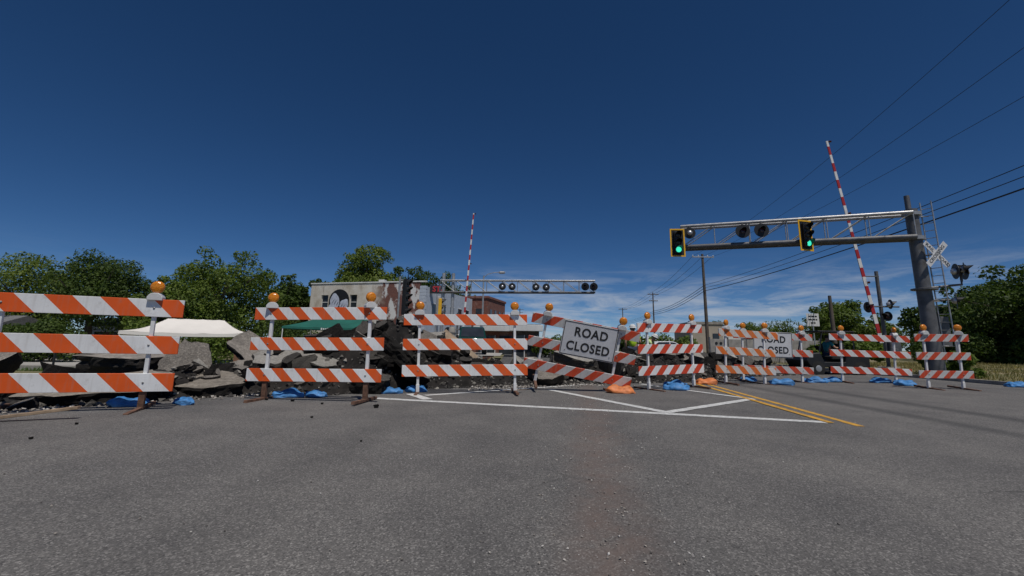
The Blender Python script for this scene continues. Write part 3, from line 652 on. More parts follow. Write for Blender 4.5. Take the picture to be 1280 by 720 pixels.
bags_o = [me.copy() for me in bags[:2]]
for me in bags: me.materials.append(M['blue_bag'])
for me in bags_o: me.materials.append(M['orange_bag'])
for i, (x, y, rz, s, c, lab) in enumerate((
    (-5.62, 7.05, 20, 1.0, 0, 'blue sandbag on the left of the rusty post of the leftmost barricade'),
    (-5.02, 7.35, -20, 0.8, 0, 'blue sandbag on the right of the rusty post of the leftmost barricade'),
    (-3.95, 8.45, 5, 1.1, 0, 'plump blue sandbag under the left end of the second barricade'),
    (-3.5, 8.6, -25, 0.9, 0, 'crumpled blue sandbag beside the plump one under the second barricade'),
    (-2.35, 9.35, 15, 0.9, 0, 'blue sandbag between the second barricade and the white line end'),
    (-1.9, 9.72, 30, 0.95, 0, 'bright blue sandbag at the left foot of the third barricade'),
    (2.42, 10.22, -12, 1.25, 1, 'orange sandbag on the white marking under the tipped over barricade'),
    (4.3, 12.2, -8, 1.15, 0, 'blue sandbag lying behind the feet of the red and white barricade'),
    (3.95, 11.15, -14, 1.2, 0, 'long flat blue sandbag in front of the red and white barricade'),
    (5.45, 13.0, 10, 1.25, 1, 'orange sandbag beside the far end of the yellow line'),
    (7.35, 14.4, 12, 1.15, 0, 'blue sandbag under the upright road closed sign'),
    (7.72, 13.3, -8, 1.3, 0, 'long blue sandbag in front of the amber striped barricade'),
    (9.35, 14.4, -16, 1.3, 0, 'blue sandbag on open road beside the weathered barricade'),
    (10.15, 14.75, 0, 1.2, 0, 'blue sandbag at the left post of the barricade before the cart'),
    (11.65, 14.75, 8, 1.25, 0, 'blue sandbag at the right post of the barricade before the cart'),
    (11.6, 13.75, -4, 1.3, 0, 'flat blue sandbag on the road behind the short barricade'),
    (15.05, 13.95, 10, 1.2, 0, 'blue sandbag lying in the gutter against the kerb'))):
    o = link('sandbag', (bags_o if c else bags)[i % (2 if c else 5)], None, (x, y, 0.002), (0, 0, R(rz))); s *= 0.9; o.scale = (s, s, s * 0.9); tag(o, lab, 'sandbag', 'sandbags on the barricade feet')

# ------------------------------------------------------------------ railway signals
def flasher(parent, loc, rz, rear=False, r=0.30, lit=M['lens_dark'], name='flashing_light'):
    """disc background with hooded lens facing -y; rear=True shows its domed back to -y"""
    mb = MB(); s = -1 if not rear else 1
    mb.lathe([(r, -0.008), (r, 0.008)], (0, 0, 0), (0, 1, 0), 20)
    mb.lathe([(0.125, 0.0), (0.12, 0.07), (0.08, 0.13), (0.03, 0.15)], (0, -s * 0.0, 0), (0, -s, 0), 16, 1)
    # hood
    n = 14; vs = []; fs = []
    for i in range(n + 1):
        a = math.pi * (-0.12 + 1.24 * i / n); vs += [(math.cos(a) * 0.135, 0, math.sin(a) * 0.135), (math.cos(a) * 0.13, s * 0.27 * (0.35 + 0.65 * max(0, math.sin(a))), math.sin(a) * 0.13)]
    for i in range(n): fs.append((2 * i, 2 * i + 2, 2 * i + 3, 2 * i + 1))
    mb.add(vs, fs, 0)
    o = mb.build(name, [M['sig_black'], M['alu']], parent, loc, (0, 0, R(rz)), 0, True)
    lb = MB(); lb.lathe([(0.108, 0.01), (0.09, 0.03), (0.0, 0.042)], (0, 0, 0), (0, s, 0), 16); lb.build('lens', lit, o, (0, 0, 0), (0, 0, 0), 0, True)
    return o
def truss(parent, A, B, h=1.0, dep=0.7, bays=10, m='galv', plate=True, rb=0.105, rt=0.075):
    A = Vector(A); B = Vector(B); d = (B - A); L = d.length; d.normalize(); sd_ = Vector((-d.y, d.x, 0)).normalized() * dep / 2; up = Vector((0, 0, 1))
    for s in (-1, 1):
        for z, r_ in ((0, rb), (h, rt)):
            mb = MB(); mb.tube(A + sd_ * s + up * z, B + sd_ * s + up * z, r_, n=10); mb.build('chord', M[m if z else 'galv_dark'], parent, smooth=True)
    for i in range(bays + 1):
        p = A + d * L * i / bays
        for s in (-1, 1): mb = MB(); mb.tube(p + sd_ * s, p + sd_ * s + up * h, 0.022, n=6); mb.build('upright', M[m], parent)
        for z in (0, h): mb = MB(); mb.tube(p + sd_ + up * z, p - sd_ + up * z, 0.02, n=6); mb.build('cross_brace', M[m], parent)
        if i < bays:
            q = A + d * L * (i + 1) / bays
            for s in (-1, 1): mb = MB(); mb.tube(p + sd_ * s + up * h, q + sd_ * s, 0.023, n=6); mb.build('diagonal', M[m], parent)
    if plate:
        c = (A + B) / 2; mb = MB(); mb.box((0, 0, 0), (L, dep - 0.08, 0.05)); a = math.atan2(d.y, d.x)
        mb.build('walkway', M['galv_dark'], parent, c + up * -0.02, (0, -math.asin(d.z), a))
T0 = Vector((16.18, 17.7, 0))
tw = thing('signal_gantry', 'grey steel cantilever mast with truss arm reaching over the road', 'gantry', (0, 0, 0))
mb = MB(); mb.tube(T0, T0 + Vector((-0.06, 0, 6.62)), 0.27, 0.21, 20); mb.build('mast', M['galv_dark'], tw, smooth=True)
mb = MB(); mb.tube(T0 + Vector((-0.14, 0, 6.5)), T0 + Vector((-0.15, 0, 7.2)), 0.10, 0.095, 12); mb.build('mast_stub', M['galv_dark'], tw, smooth=True)
mb = MB(); mb.lathe([(0.55, 0.0), (0.55, 0.06), (0.30, 0.07), (0.29, 0.3)], T0, (0, 0, 1), 20); mb.build('base_plate', M['galv_dark'], tw)
A = Vector((16.0, 17.6, 5.42)); Bv = Vector((8.1, 21.2, 5.62))
truss(tw, A, Bv, 1.0, 0.5, 6)
for z in (5.42, 6.42):
    mb = MB(); mb.lathe([(0.30, -0.07), (0.30, 0.07)], T0 + Vector((-.05, 0, z)), (0, 0, 1), 16); mb.build('clamp', M['galv'], tw)
mb = MB(); mb.lathe([(0.42, -0.03), (0.42, 0.03), (0.2, 0.06)], T0 + Vector((-0.05, -0.05, 3.37)), (0, 0, 1), 18); mb.build('collar', M['galv_dark'], tw)
for s in (0.0, 0.38):
    mb = MB(); mb.tube(T0 + Vector((0.36 + s * .45, -0.05 - s * .8, 0.6)), T0 + Vector((0.30 + s * .45, -0.05 - s * .8, 6.9)), 0.024, n=8); mb.build('ladder_rail', M['galv'], tw)
rung = None
for k in range(20):
    z = 0.9 + k * 0.3
    if rung is None:
        mb = MB(); mb.tube((0.355, -0.05, 0), (0.355 + .38 * .45, -0.05 - .38 * .8, 0), 0.013, n=6); rung = mb.build('ladder_rung', M['galv'], tw, T0 + Vector((0, 0, z)))
    else: copy_part(rung, tw, T0 + Vector((-0.06 * z / 6.9, 0, z)))
for k in range(4):
    z = 1.2 + k * 1.7; mb = MB(); mb.tube(T0 + Vector((0.15, 0, z)), T0 + Vector((0.45, -0.2, z)), 0.02, n=6); mb.build('ladder_bracket', M['galv'], tw)
mb = MB(); mb.path([T0 + Vector((0.1, -0.1, 3.42)), T0 + Vector((0.9, -0.25, 3.52)), T0 + Vector((1.2, -0.3, 3.55)), T0 + Vector((1.22, -0.3, 3.7)), T0 + Vector((1.22, -0.3, 4.25))], 0.045, 8); mb.build('light_bracket', M['galv_dark'], tw, smooth=True)
box_part('junction_box', (0.3, 0.22, 0.3), M['sig_black'], tw, T0 + Vector((1.22, -0.3, 4.15)), 0.02)
flasher(tw, T0 + Vector((0.98, -0.36, 4.05)), 68); flasher(tw, T0 + Vector((1.45, -0.24, 4.05)), -112); flasher(tw, T0 + Vector((1.2, -0.5, 4.12)), 40, False, 0.26)
flasher(tw, T0 + Vector((0.85, -0.35, 2.92)), 48, False, 0.32); 
mb = MB(); mb.tube(T0 + Vector((0.1, 0, 2.95)), T0 + Vector((0.85, -0.3, 2.95)), 0.03, n=8); mb.build('light_bracket', M['galv_dark'], tw)
box_part('equipment_case', (0.42, 0.34, 1.15), M['galv_dark'], tw, T0 + Vector((0.55, 0.15, 1.75)), 0.02)
dv = (Bv - A).normalized(); nrm = Vector((dv.y, -dv.x, 0)); nrm = nrm if nrm.y < 0 else -nrm
def on_arm(k, z, outw=0.45): return A + (Bv - A) * k + nrm * outw + Vector((0, 0, z))
bz = math.degrees(math.atan2(nrm.x, -nrm.y))
flasher(tw, on_arm(0.70, 0.56), -8, False, 0.31); flasher(tw, on_arm(0.615, 0.56), -8, False, 0.31); flasher(tw, on_arm(0.955, 0.62, 0.42), -8, True, 0.27, M['lens_dark'])
for k in (0.70, 0.615, 0.955):
    mb = MB(); mb.tube(on_arm(k, 0.56, 0.36), on_arm(k, 1.0, 0.36), 0.025, n=6); mb.build('light_bracket', M['galv_dark'], tw)

def traffic_light(label, loc, rz, lit=True, n=3, lens_r=0.13, tilt=0, bp=True, body='sig_black'):
    r = thing('traffic_light', label, 'traffic light', loc, (0, R(tilt), R(rz)))
    H_ = 0.345 * n
    box_part('housing', (0.34, 0.2, H_), M[body], r, (0, 0, 0), 0.02)
    if bp:
        box_part('backplate', (0.60, 0.012, H_ + 0.22), M['sig_black'], r, (0, 0.03, 0), 0.003)
        mb = MB(); hh = H_ / 2 + 0.145; ww = 0.335
        for c, d in (((0, 0, hh - 0.03), (2 * ww, 0.018, 0.065)), ((0, 0, -hh + 0.03), (2 * ww, 0.018, 0.065)), ((ww - 0.03, 0, 0), (0.065, 0.0175, 2 * hh - 0.125)), ((-ww + 0.03, 0, 0), (0.065, 0.0175, 2 * hh - 0.125))): mb.box(c, d)
        mb.build('backplate_border', M['sig_yellow'], r, (0, 0.015, 0))
    for i in range(n):
        z = H_ / 2 - 0.345 * (i + 0.5)
        mb = MB(); mb.lathe([(lens_r, 0), (lens_r * .8, 0.02), (0.0, 0.03)], (0, 0, 0), (0, -1, 0), 18)
        le = mb.build('lens', M['green_lit'] if (lit and i == n - 1) else M['lens_off'], r, (0, -0.102, z), (0, 0, 0), 0, True)
        k = 14; vs = []; fs = []
        for q in range(k + 1):
            a = math.pi * (-0.2 + 1.4 * q / k); s_ = max(0.0, math.sin(a))
            for rr in (0.152, 0.144): vs += [(math.cos(a) * rr, 0, math.sin(a) * rr), (math.cos(a) * rr, -0.06 - 0.2 * s_ ** .7, math.sin(a) * rr)]
        for q in range(k):
            a = 4 * q; fs += [(a, a + 4, a + 5, a + 1), (a + 2, a + 3, a + 7, a + 6), (a + 1, a + 5, a + 7, a + 3)]
        mb = MB(); mb.add(vs, fs); mb.build('visor', M['sig_black'], le, (0, 0.002, 0))
    return r
p = on_arm(1.0, 0.14, 0.62); traffic_light('yellow bordered traffic light showing green at the tip of the truss arm', (p.x - 0.15, p.y, p.z), -3, tilt=0)
p = on_arm(0.43, 0.19, 0.62); traffic_light('yellow bordered traffic light showing green halfway along the truss arm', (p.x, p.y, p.z), 14)

xb = thing('crossbuck_sign', 'white crossbuck on the gantry mast reading railroad crossing', 'sign', tuple(T0 + Vector((0.36, -0.36, 4.72))), (0, 0, R(6)))
for k, (ang, y_) in enumerate(((45, 0.0), (-45, -0.012))):
    bl = box_part('blade', (1.28, 0.008, 0.235), M['signwhite'], xb, (0, y_, 0), 0.002, (0, R(ang), 0))
    for txt, x_ in ((('RAIL', -0.36), ('ROAD', 0.37)) if k == 0 else (('CROSSING', 0),)):
        lettering(txt, 0.185, bl, (x_, -0.0055, 0), M['black'], offset=0.003, sx=1.12)
mb = MB(); mb.tube((0, 0.01, 0), (-0.2, 0.36, 0), 0.03, n=8); mb.build('bracket', M['galv_dark'], xb)

def gate(label, base, tip_off, L, flip=1, mast_h=4.6):
    r = thing('crossing_gate', label, 'crossing gate', base)
    mb = MB(); mb.tube((0, 0, 0), (0, 0, mast_h), 0.075, n=12); mb.build('mast', M['galv_dark'], r, smooth=True)
    box_part('mechanism_case', (0.5, 0.45, 0.75), M['galv_dark'], r, (0.28 * flip, 0, 1.15), 0.03)
    box_part('base_block', (0.6, 0.6, 0.3), M['kerb'], r, (0, 0, 0.1), 0.02)
    box_part('counterweight', (0.32, 0.12, 0.5), M['galv_dark'], r, (0.05 * flip, -0.3, 0.85), 0.03, (0, R(20 * flip), 0))
    ang = math.atan2(tip_off, L)
    mb = MB(); mb.prism([(-0.085, 0), (0.085, 0), (0.05, L), (-0.05, L)], -0.022, 0.022); arm = mb.build('gate_arm', M['gate'], r, (-0.42 * flip, -0.3, 1.3), (0, ang, 0))
    for z in (L - 0.05, L * 0.62, L * 0.28):
        mb = MB(); mb.lathe([(0.05, 0), (0.05, 0.1), (0.02, 0.12)], (0.08, -0.02, z), (1, 0, 0), 10); mb.build('gate_lamp', M['lens_dark'], arm)
    mb = MB(); mb.tube((-0.8, -0.05, 2.95), (0.8, -0.05, 2.95), 0.035, n=8); mb.build('crossarm', M['galv_dark'], r)
    mb = MB(); mb.tube((-0.55, -0.05, mast_h - .25), (0.05, -0.05, mast_h - .25), 0.025, n=8); mb.build('crossarm', M['galv_dark'], r)
    flasher(r, (-0.72, -0.16, 2.9), 12, False, 0.25); flasher(r, (0.3, -0.18, 3.05), 75, False, 0.22); flasher(r, (0.1, -0.2, 2.5), 100, True, 0.22)
    return r
gate('raised red and white gate arm beside the near gantry mast', (17.05, 21, 0.03), -1.38, 9.75)
gate('raised red and white gate arm in front of the far brick shop', (-4.3, 37, -0.9), 0.62, 11.3, -1, 4.3)

fg = thing('signal_gantry', 'far steel cantilever gantry with truss arm seen across the torn up crossing', 'gantry', (0, 0, 0))
for x_ in (-5.65, -4.85):
    mb = MB(); mb.tube((x_, 37.6, -1.0), (x_, 37.6, 6.7), 0.14, n=14); mb.build('mast', M['galv'], fg, smooth=True)
truss(fg, (-5.9, 37.6, 5.10), (6.9, 37.6, 5.28), 0.98, 0.5, 10, rb=0.075, rt=0.055)
for x_ in (-0.75, 0.05, 2.0, 2.85): flasher(fg, (x_, 37.15, 5.62), 0, True, 0.30)
for x_ in (6.05, 6.75): flasher(fg, (x_, 37.1, 5.72), -20, False, 0.33)
for x_ in (-0.75, 0.05, 2.0, 2.85, 6.05, 6.75):
    mb = MB(); mb.tube((x_, 37.28, 5.6), (x_, 37.28, 6.1), 0.025, n=6); mb.build('light_bracket', M['galv_dark'], fg)

# pedestal signals left of far gantry
tl = traffic_light('tall black five lamp traffic light seen side on before the mural building', (-5.12, 22, 3.14), 78, False, 5, bp=False)
box_part('signal_case', (0.42, 0.4, 0.75), M['sig_black'], tl, (-0.05, 0.1, -1.45), 0.02)
mb = MB(); mb.tube((-0.32, 0.18, -4.2), (-0.32, 0.18, 0.95), 0.05, n=10); mb.tube((-0.32, 0.18, 0.8), (0, 0.0, 0.8), 0.03, n=8); mb.tube((-0.32, 0.18, -1.3), (0, 0.05, -1.3), 0.03, n=8); mb.build('pole', M['galv'], tl)
t2 = traffic_light('narrow yellow traffic light seen side on beside the blue shop corner', (-4.2, 27, 3.05), 95, False, 3, bp=False, body='sig_yellow')
mb = MB(); mb.tube((0, 0.2, -4.1), (0, 0.2, 0.8), 0.05, n=10); mb.tube((0, 0.2, 0.6), (0, 0, 0.6), 0.03, n=8); mb.build('pole', M['galv'], t2)

# ------------------------------------------------------------------ utility poles, wires, lamp, small signs
def upole(label, x, y, h, arms=((0, 2.4),), rad=0.16, z0=-0.1, cm='galv'):
    r = thing('utility_pole', label, 'utility pole', (x, y, z0), (0, 0, 0), 'wooden utility poles along the road')
    mb = MB(); mb.tube((0, 0, 0), (0, 0, h - z0), rad, rad * .62, 12); mb.build('pole', M['wood_pole'], r, smooth=True)
    for dz, L in arms:
        box_part('crossarm', (L, 0.1, 0.12), M[cm], r, (0, -0.14, h - z0 - 0.35 - dz), 0.01)
        for s in (-1, -0.45, 0.45, 1):
            mb = MB(); mb.lathe([(0.03, 0), (0.06, 0.05), (0.06, 0.1), (0.03, 0.16)], (s * L * .46, -0.14, h - z0 - 0.29 - dz), (0, 0, 1), 8); mb.build('insulator', M['lampbox'], r)
    return r
upole('tall wooden pole with pale crossarm rising above the tan building', 20.9, 49, 11.05, rad=0.2)
upole('wooden utility pole with short crossarm farther down the road', 26.2, 84, 10.8, ((0, 2.0), (1.2, 1.6)), cm='wood_pole')
upole('distant wooden utility pole at the end of the visible line', 29.3, 120, 10.8, ((0, 2.2),), cm='wood_pole')
upole('tall wooden utility pole standing on the verge before the crossing', 16.4, 3, 14.2, ((0, 2.4),))
upole('short bare wooden pole behind the white panels of the cart park', 21.05, 30, 4.5, ())
upole('thin far pole seen over the white roofed hut', 2.9, 150, 12.5, ((0, 2.5), (1, 2)), rad=0.2, cm='wood_pole')
def wire(label, p, q, sag, r=0.014, n=26):
    p = Vector(p); q = Vector(q); mb = MB()
    mb.path([p + (q - p) * (i / n) + Vector((0, 0, -4 * sag * (i / n) * (1 - i / n))) for i in range(n + 1)], r, 5)
    return tag(mb.build('overhead_wire', M['wire'], smooth=True), label, 'wire', 'overhead wires between the poles')
near = [(15.3, 3, 14.05), (16.4, 3, 12.6), (17.5, 3, 11.0), (16.3, 3, 7.7), (16.4, 3, 7.35), (16.5, 3, 6.95)]
p1 = [(19.8, 49, 10.8), (20.9, 49, 10.8), (22.0, 49, 10.8), (20.9, 49, 7.6), (20.9, 49, 7.3), (20.9, 49, 7.0)]
p2 = [(25.3, 84, 10.5), (26.2, 84, 10.5), (27.1, 84, 10.5), (26.2, 84, 7.4), (26.2, 84, 7.1), (26.2, 84, 6.8)]
p3 = [(28.3, 120, 10.5), (29.3, 120, 10.5), (30.2, 120, 10.5), (29.3, 120, 7.4), (29.3, 120, 7.1), (29.3, 120, 6.8)]
for k in range(6):
    kind = ('highest thin power wire passing over the gate arm tip', 'middle thin power wire of the three above the truss arm', 'lowest of the three thin power wires above the truss arm', 'upper of the cables running just above the gantry mast', 'middle cable of those running just above the gantry mast', 'lowest and thickest cable running beside the gantry mast top')[k]
    wire(kind, near[k], p1[k], (1.3, 1.2, 0.9)[k] if k < 3 else 0.5, 0.010 if k < 3 else (0.030 if k == 5 else 0.016))
    k2 = 'thin power wire between the farther poles' if k < 3 else 'communication cable between the farther poles'
    wire(k2, p1[k], p2[k], 0.5, 0.018 if k < 3 else 0.03, 14); wire(k2, p2[k], p3[k], 0.5, 0.02, 14)
lp = thing('street_lamp', 'slim grey street lamp with single arm behind the far gantry', 'street lamp', (-2.85, 46, -0.6))
mb = MB(); mb.tube((0, 0, 0), (0, 0, 8.4), 0.12, 0.07, 10); mb.build('pole', M['galv'], lp, smooth=True)
mb = MB(); mb.path([(0, 0, 8.2), (0.4, 0, 8.55), (1.0, 0, 8.72), (1.6, 0, 8.75)], 0.035, 6); mb.build('arm', M['galv'], lp)
mb = MB(); mb.lathe([(0.05, -0.35), (0.14, -0.2), (0.14, 0.2), (0.05, 0.35)], (1.85, 0, 8.75), (1, 0, 0), 10); mb.build('lamp_head', M['galv'], lp)
rs = thing('regulatory_sign', 'small white sign with three dark lines on a thin post', 'sign', (17.8, 27, 0.1))
box_part('panel', (0.74, 0.01, 0.74), M['white_wall'], rs, (0, 0, 2.6), 0.003)
box_part('post', (0.05, 0.05, 2.95), M['galv'], rs, (0, 0.035, 1.45), 0.003)
for z_, ws in ((2.80, (0.14, 0.18, 0.12)), (2.61, (0.2, 0.16, 0.1)), (2.42, (0.15, 0.1))):
    x_ = -sum(ws) / 2 - 0.03 * (len(ws) - 1) / 2
    for q in ws: box_part('mark', (q, 0.003, 0.085), M['black'], rs, (x_ + q / 2, -0.0068, z_), 0); x_ += q + 0.03
ps = thing('marker_post', 'thin black marker post on the grass strip beyond the left kerb', 'post', (-15.2, 15.6, -0.25))
mb = MB(); mb.tube((0, 0, 0), (0, 0, 0.95), 0.035, 0.03, 8); mb.build('stake', M['black'], ps); box_part('cap', (0.08, 0.08, 0.03), M['black'], ps, (0, 0, 0.95), 0.005)

# ------------------------------------------------------------------ canopies
def canopy(label, loc, rz, W, D, eave, peak, m, ridge=0.4, text=False):
    r = thing('canopy_tent', label, 'tent', loc, (0, 0, R(rz)))
    rx = W * ridge / 2
    nu = 10; mb = MB(); E_ = [(-W / 2, -D / 2), (W / 2, -D / 2), (W / 2, D / 2), (-W / 2, D / 2)]; T_ = [(-rx, 0), (rx, 0), (rx, 0), (-rx, 0)]
    for k in range(4):
        a, b_ = E_[k], E_[(k + 1) % 4]; c, d = T_[k], T_[(k + 1) % 4]; vs = []; fs = []
        for i in range(nu + 1):
            for j in range(nu + 1):
                u, v_ = i / nu, j / nu; x0 = a[0] + (b_[0] - a[0]) * u; y0 = a[1] + (b_[1] - a[1]) * u; x1 = c[0] + (d[0] - c[0]) * u; y1 = c[1] + (d[1] - c[1]) * u
                z = eave + (peak - eave) * v_ - 0.12 * math.sin(math.pi * v_) - 0.05 * math.sin(math.pi * u) * (1 - v_) + 0.012 * math.sin(u * 23 + k)
                vs.append((x0 + (x1 - x0) * v_, y0 + (y1 - y0) * v_, z))
        fs = [(i * (nu + 1) + j, (i + 1) * (nu + 1) + j, (i + 1) * (nu + 1) + j + 1, i * (nu + 1) + j + 1) for i in range(nu) for j in range(nu)]
        mb.add(vs, fs)
    mb.build('roof', M[m], r, smooth=True)
    mb = MB()
    for k in range(4):
        a, b_ = E_[k], E_[(k + 1) % 4]; vs = []; fs = []
        for i in range(nu + 1):
            u = i / nu; z = eave - 0.05 * math.sin(math.pi * u); x0, y0 = a[0] + (b_[0] - a[0]) * u, a[1] + (b_[1] - a[1]) * u
            vs += [(x0, y0, z), (x0 * 1.004, y0 * 1.004, z - 0.12)]
        fs = [(2 * i, 2 * i + 2, 2 * i + 3, 2 * i + 1) for i in range(nu)]; mb.add(vs, fs)
    va = mb.build('valance', M[m], r)
    for (x_, y_) in E_:
        mb = MB(); mb.tube((x_ * .985, y_ * .985, 0), (x_ * .985, y_ * .985, eave), 0.03, n=8); mb.build('leg', M['white_post'], r)
    if text:
        for i in range(7): box_part('mark', (0.09, 0.004, 0.13 if i in (0, 3, 5) else 0.09), M['white_wall'], va, (-0.55 + i * 0.13, -D / 2 - 0.035, eave - 0.13), 0)
    return r
canopy('large cream canopy tent standing behind the asphalt slabs', (-13.0, 19.05, -1.05), 29, 4.2, 3.5, 2.28, 2.82, 'canvas', 0.46)
canopy('green canopy tent with small white marks before the mural building', (-11.3, 31, -1.1), 2, 6.0, 4.5, 2.95, 4.0, 'green_canvas', 0.2, True)
def chair(label, loc, rz, group):
    r = thing('folding_chair', label, 'chair', loc, (0, 0, R(rz)), group)
    box_part('seat', (0.44, 0.42, 0.03), M['white_wall'], r, (0, 0, 0.45), 0.008); box_part('backrest', (0.42, 0.025, 0.3), M['white_wall'], r, (0, 0.22, 0.82), 0.008)
    for sx in (-0.2, 0.2):
        mb = MB(); mb.tube((sx, -0.22, 0), (sx, 0.22, 0.95), 0.013, n=6); mb.build('leg', M['alu'], r)
        mb = MB(); mb.tube((sx, 0.25, 0), (sx, -0.12, 0.45), 0.013, n=6); mb.build('leg', M['alu'], r)
for (x_, y_, a) in ((-12.0, 19.0, 20), (-11.6, 19.8, -30), (-12.9, 19.9, 80)): chair('white folding chair set out under the cream canopy', (x_, y_, -1.1), a, 'chairs under the cream canopy')
tb = thing('display_table', 'long table under the cream canopy', 'table', (-13.4, 18.7, -1.05))
box_part('table_top', (1.8, 0.75, 0.04), M['white_wall'], tb, (0, 0, 1.75 - 0.95), 0.01)
for sx in (-.8, .8):
    for sy in (-.3, .3): box_part('leg', (0.04, 0.04, 0.78), M['alu'], tb, (sx, sy, 0.39), 0.005)
cb = thing('cardboard_box', 'brown cardboard carton standing on crates beside the cream canopy', 'box', (-10.35, 18.6, -0.9))
box_part('carton', (1.0, 0.6, 0.75), M['crate'], cb, (0, 0, 1.3), 0.01); box_part('crate', (1.1, 0.7, 0.92), M['wood'], cb, (0, 0, 0.46), 0.01)
for sx in (-1, 1): box_part('flap', (0.5, 0.62, 0.008), M['crate'], cb, (sx * 0.7, 0, 1.75), 0, (0, R(-35 * sx), 0))

# ------------------------------------------------------------------ buildings
m, t, b = base_mat('peeling_plaster_brick', 0.92); c_ = N(t, 'ShaderNodeTexCoord'); s_ = N(t, 'ShaderNodeSeparateXYZ'); t.links.new(c_.outputs['Object'], s_.inputs[0])
cb_ = N(t, 'ShaderNodeCombineXYZ'); t.links.new(s_.outputs['X'], cb_.inputs[0]); t.links.new(s_.outputs['Z'], cb_.inputs[1])
bt = N(t, 'ShaderNodeTexBrick'); bt.inputs['Scale'].default_value = 4; bt.inputs['Color1'].default_value = (0.19, 0.065, 0.048, 1); bt.inputs['Color2'].default_value = (0.13, 0.05, 0.04, 1); bt.inputs['Mortar'].default_value = (0.22, 0.17, 0.14, 1); bt.inputs['Mortar Size'].default_value = 0.015
t.links.new(cb_.outputs[0], bt.inputs['Vector'])
pl = ramp(t, noise_out(t, 0.7, 7, 0.65), [(0.28, (0.40, 0.33, 0.24)), (0.5, (0.62, 0.57, 0.48)), (0.72, (0.74, 0.71, 0.64))])
pl = mixc(t, ramp(t, noise_out(t, 1.3, 5, 0.7, sc3=(2.5, 1, .35)), [(0.58, (0, 0, 0)), (0.75, (.7,) * 3)]), pl, (0.19, 0.13, 0.095))
wp = ramp(t, noise_out(t, 0.55, 5, 0.6, sc3=(1.2, 1, .7)), [(0.51, (0, 0, 0)), (0.55, (1, 1, 1))])
brk = mixc(t, wp, bt.outputs['Color'], (0.66, 0.65, 0.63))
gx = N(t, 'ShaderNodeMapRange'); gx.inputs[1].default_value = 8.3; gx.inputs[2].default_value = 9.8; t.links.new(math_n(t, 'ADD', s_.outputs['X'], math_n(t, 'MULTIPLY', math_n(t, 'SUBTRACT', noise_out(t, 0.9, 4, .6), 0.5), 3.0)), gx.inputs[0])
t.links.new(mixc(t, gx.outputs[0], pl, brk), b.inputs['Base Color']); M['old_wall'] = m
bd = thing('corner_shop', 'old two storey corner building with peeling plaster side wall and round topped mural', 'building', (-23.7, 54.0, -1.1), (0, 0, R(-15.6)))
W_ = 14.85
def panel_part(name, x0, x1, z0, z1, y, th, m, parent=bd): return box_part(name, (x1 - x0, th, z1 - z0), M[m], parent, ((x0 + x1) / 2, y, (z0 + z1) / 2), 0.01)
def side_wall():
    # wall with real window openings, built from panels
    mb = MB(); xs_ = [0, 1.5, 2.45, 5.35, 6.3, W_ - 0.7]; zs_ = [0, 5.7, 7.35, 8.65]
    for i in range(5):
        for j in range(3):
            if j == 1 and i in (1, 3): continue
            x0, x1, z0, z1 = xs_[i], xs_[i + 1], zs_[j], zs_[j + 1]
            mb.box(((x0 + x1) / 2, 0, (z0 + z1) / 2), (x1 - x0, 0.3, z1 - z0))
    me = mb.build('wall', M['old_wall'], bd); return me
side_wall()
for x0 in (1.5, 5.35):
    wn = panel_part('window', x0, x0 + 0.95, 5.7, 7.35, 0.08, 0.04, 'window')
    for z_ in (5.95,): box_part('sash', (0.95, 0.05, 0.07), M['white_wall'], wn, (0, -0.03, z_ - 5.95), 0.005)
    for sx in (-0.45, 0.45): box_part('frame', (0.06, 0.05, 1.6), M['white_wall'], wn, (sx, -0.03, 0), 0.005)
    box_part('sill', (1.1, 0.25, 0.09), M['kerb'], wn, (0, -0.14, -0.82), 0.01)
panel_part('back_wall', 0, W_, 0, 8.0, 14.85, 0.3, 'brick'); box_part('end_wall', (0.3, 14.5, 8.0), M['brick'], bd, (0.15, 7.45, 4.0)); box_part('roof', (W_ - .3, 14.5, 0.2), M['roof_grey'], bd, (W_ / 2, 7.5, 7.7))
for x0, x1 in ((-0.1, 3.2), (3.2, 7.7), (7.7, 11.4), (11.4, W_)): panel_part('coping', x0, x1, 8.66, 8.66 + 0.14, 0, 0.45, 'white_wall')
box_part('chimney', (0.7, 0.6, 1.0), M['white_wall'], bd, (9.0, 0.6, 8.6), 0.02)
mb = MB(); n = 24; prof = [(-1.35, 0), (1.35, 0), (1.35, 1.0)] + [(1.35 * math.cos(a), 1.0 + 1.35 * math.sin(a)) for a in [math.pi * i / n for i in range(1, n)]] + [(-1.35, 1.0)]
mb.prism(prof, -0.03, 0.0); mu_ = mb.build('mural', M['black'], bd, (3.95, -0.155, 5.65)); 
M['mural_pale'] = mat('mural_pale_paint', (0.52, 0.56, 0.66), 0.85, 0, 0.25, 2.5)
M['mural_grey'] = mat('mural_blue_grey_paint', (0.16, 0.18, 0.24), 0.85, 0, 0.25, 2.5)
def blob(cx_, cz_, rx_, rz_, tilt_, wob, y0, mm):
    pts_ = []
    for i in range(26):
        a_ = 2 * math.pi * i / 26; q = 1 + wob * math.sin(3 * a_ + cx_ * 5) + wob * .6 * math.sin(5 * a_)
        u_, v_ = rx_ * q * math.cos(a_), rz_ * q * math.sin(a_); x_ = cx_ + u_ * math.cos(tilt_) - v_ * math.sin(tilt_); z_ = cz_ + u_ * math.sin(tilt_) + v_ * math.cos(tilt_)
        pts_.append((max(-1.33, min(1.33, x_)), max(0.02, z_)))
    mb = MB(); mb.prism(pts_, y0, y0 + 0.004); mb.build('painted_shape', M[mm], mu_)
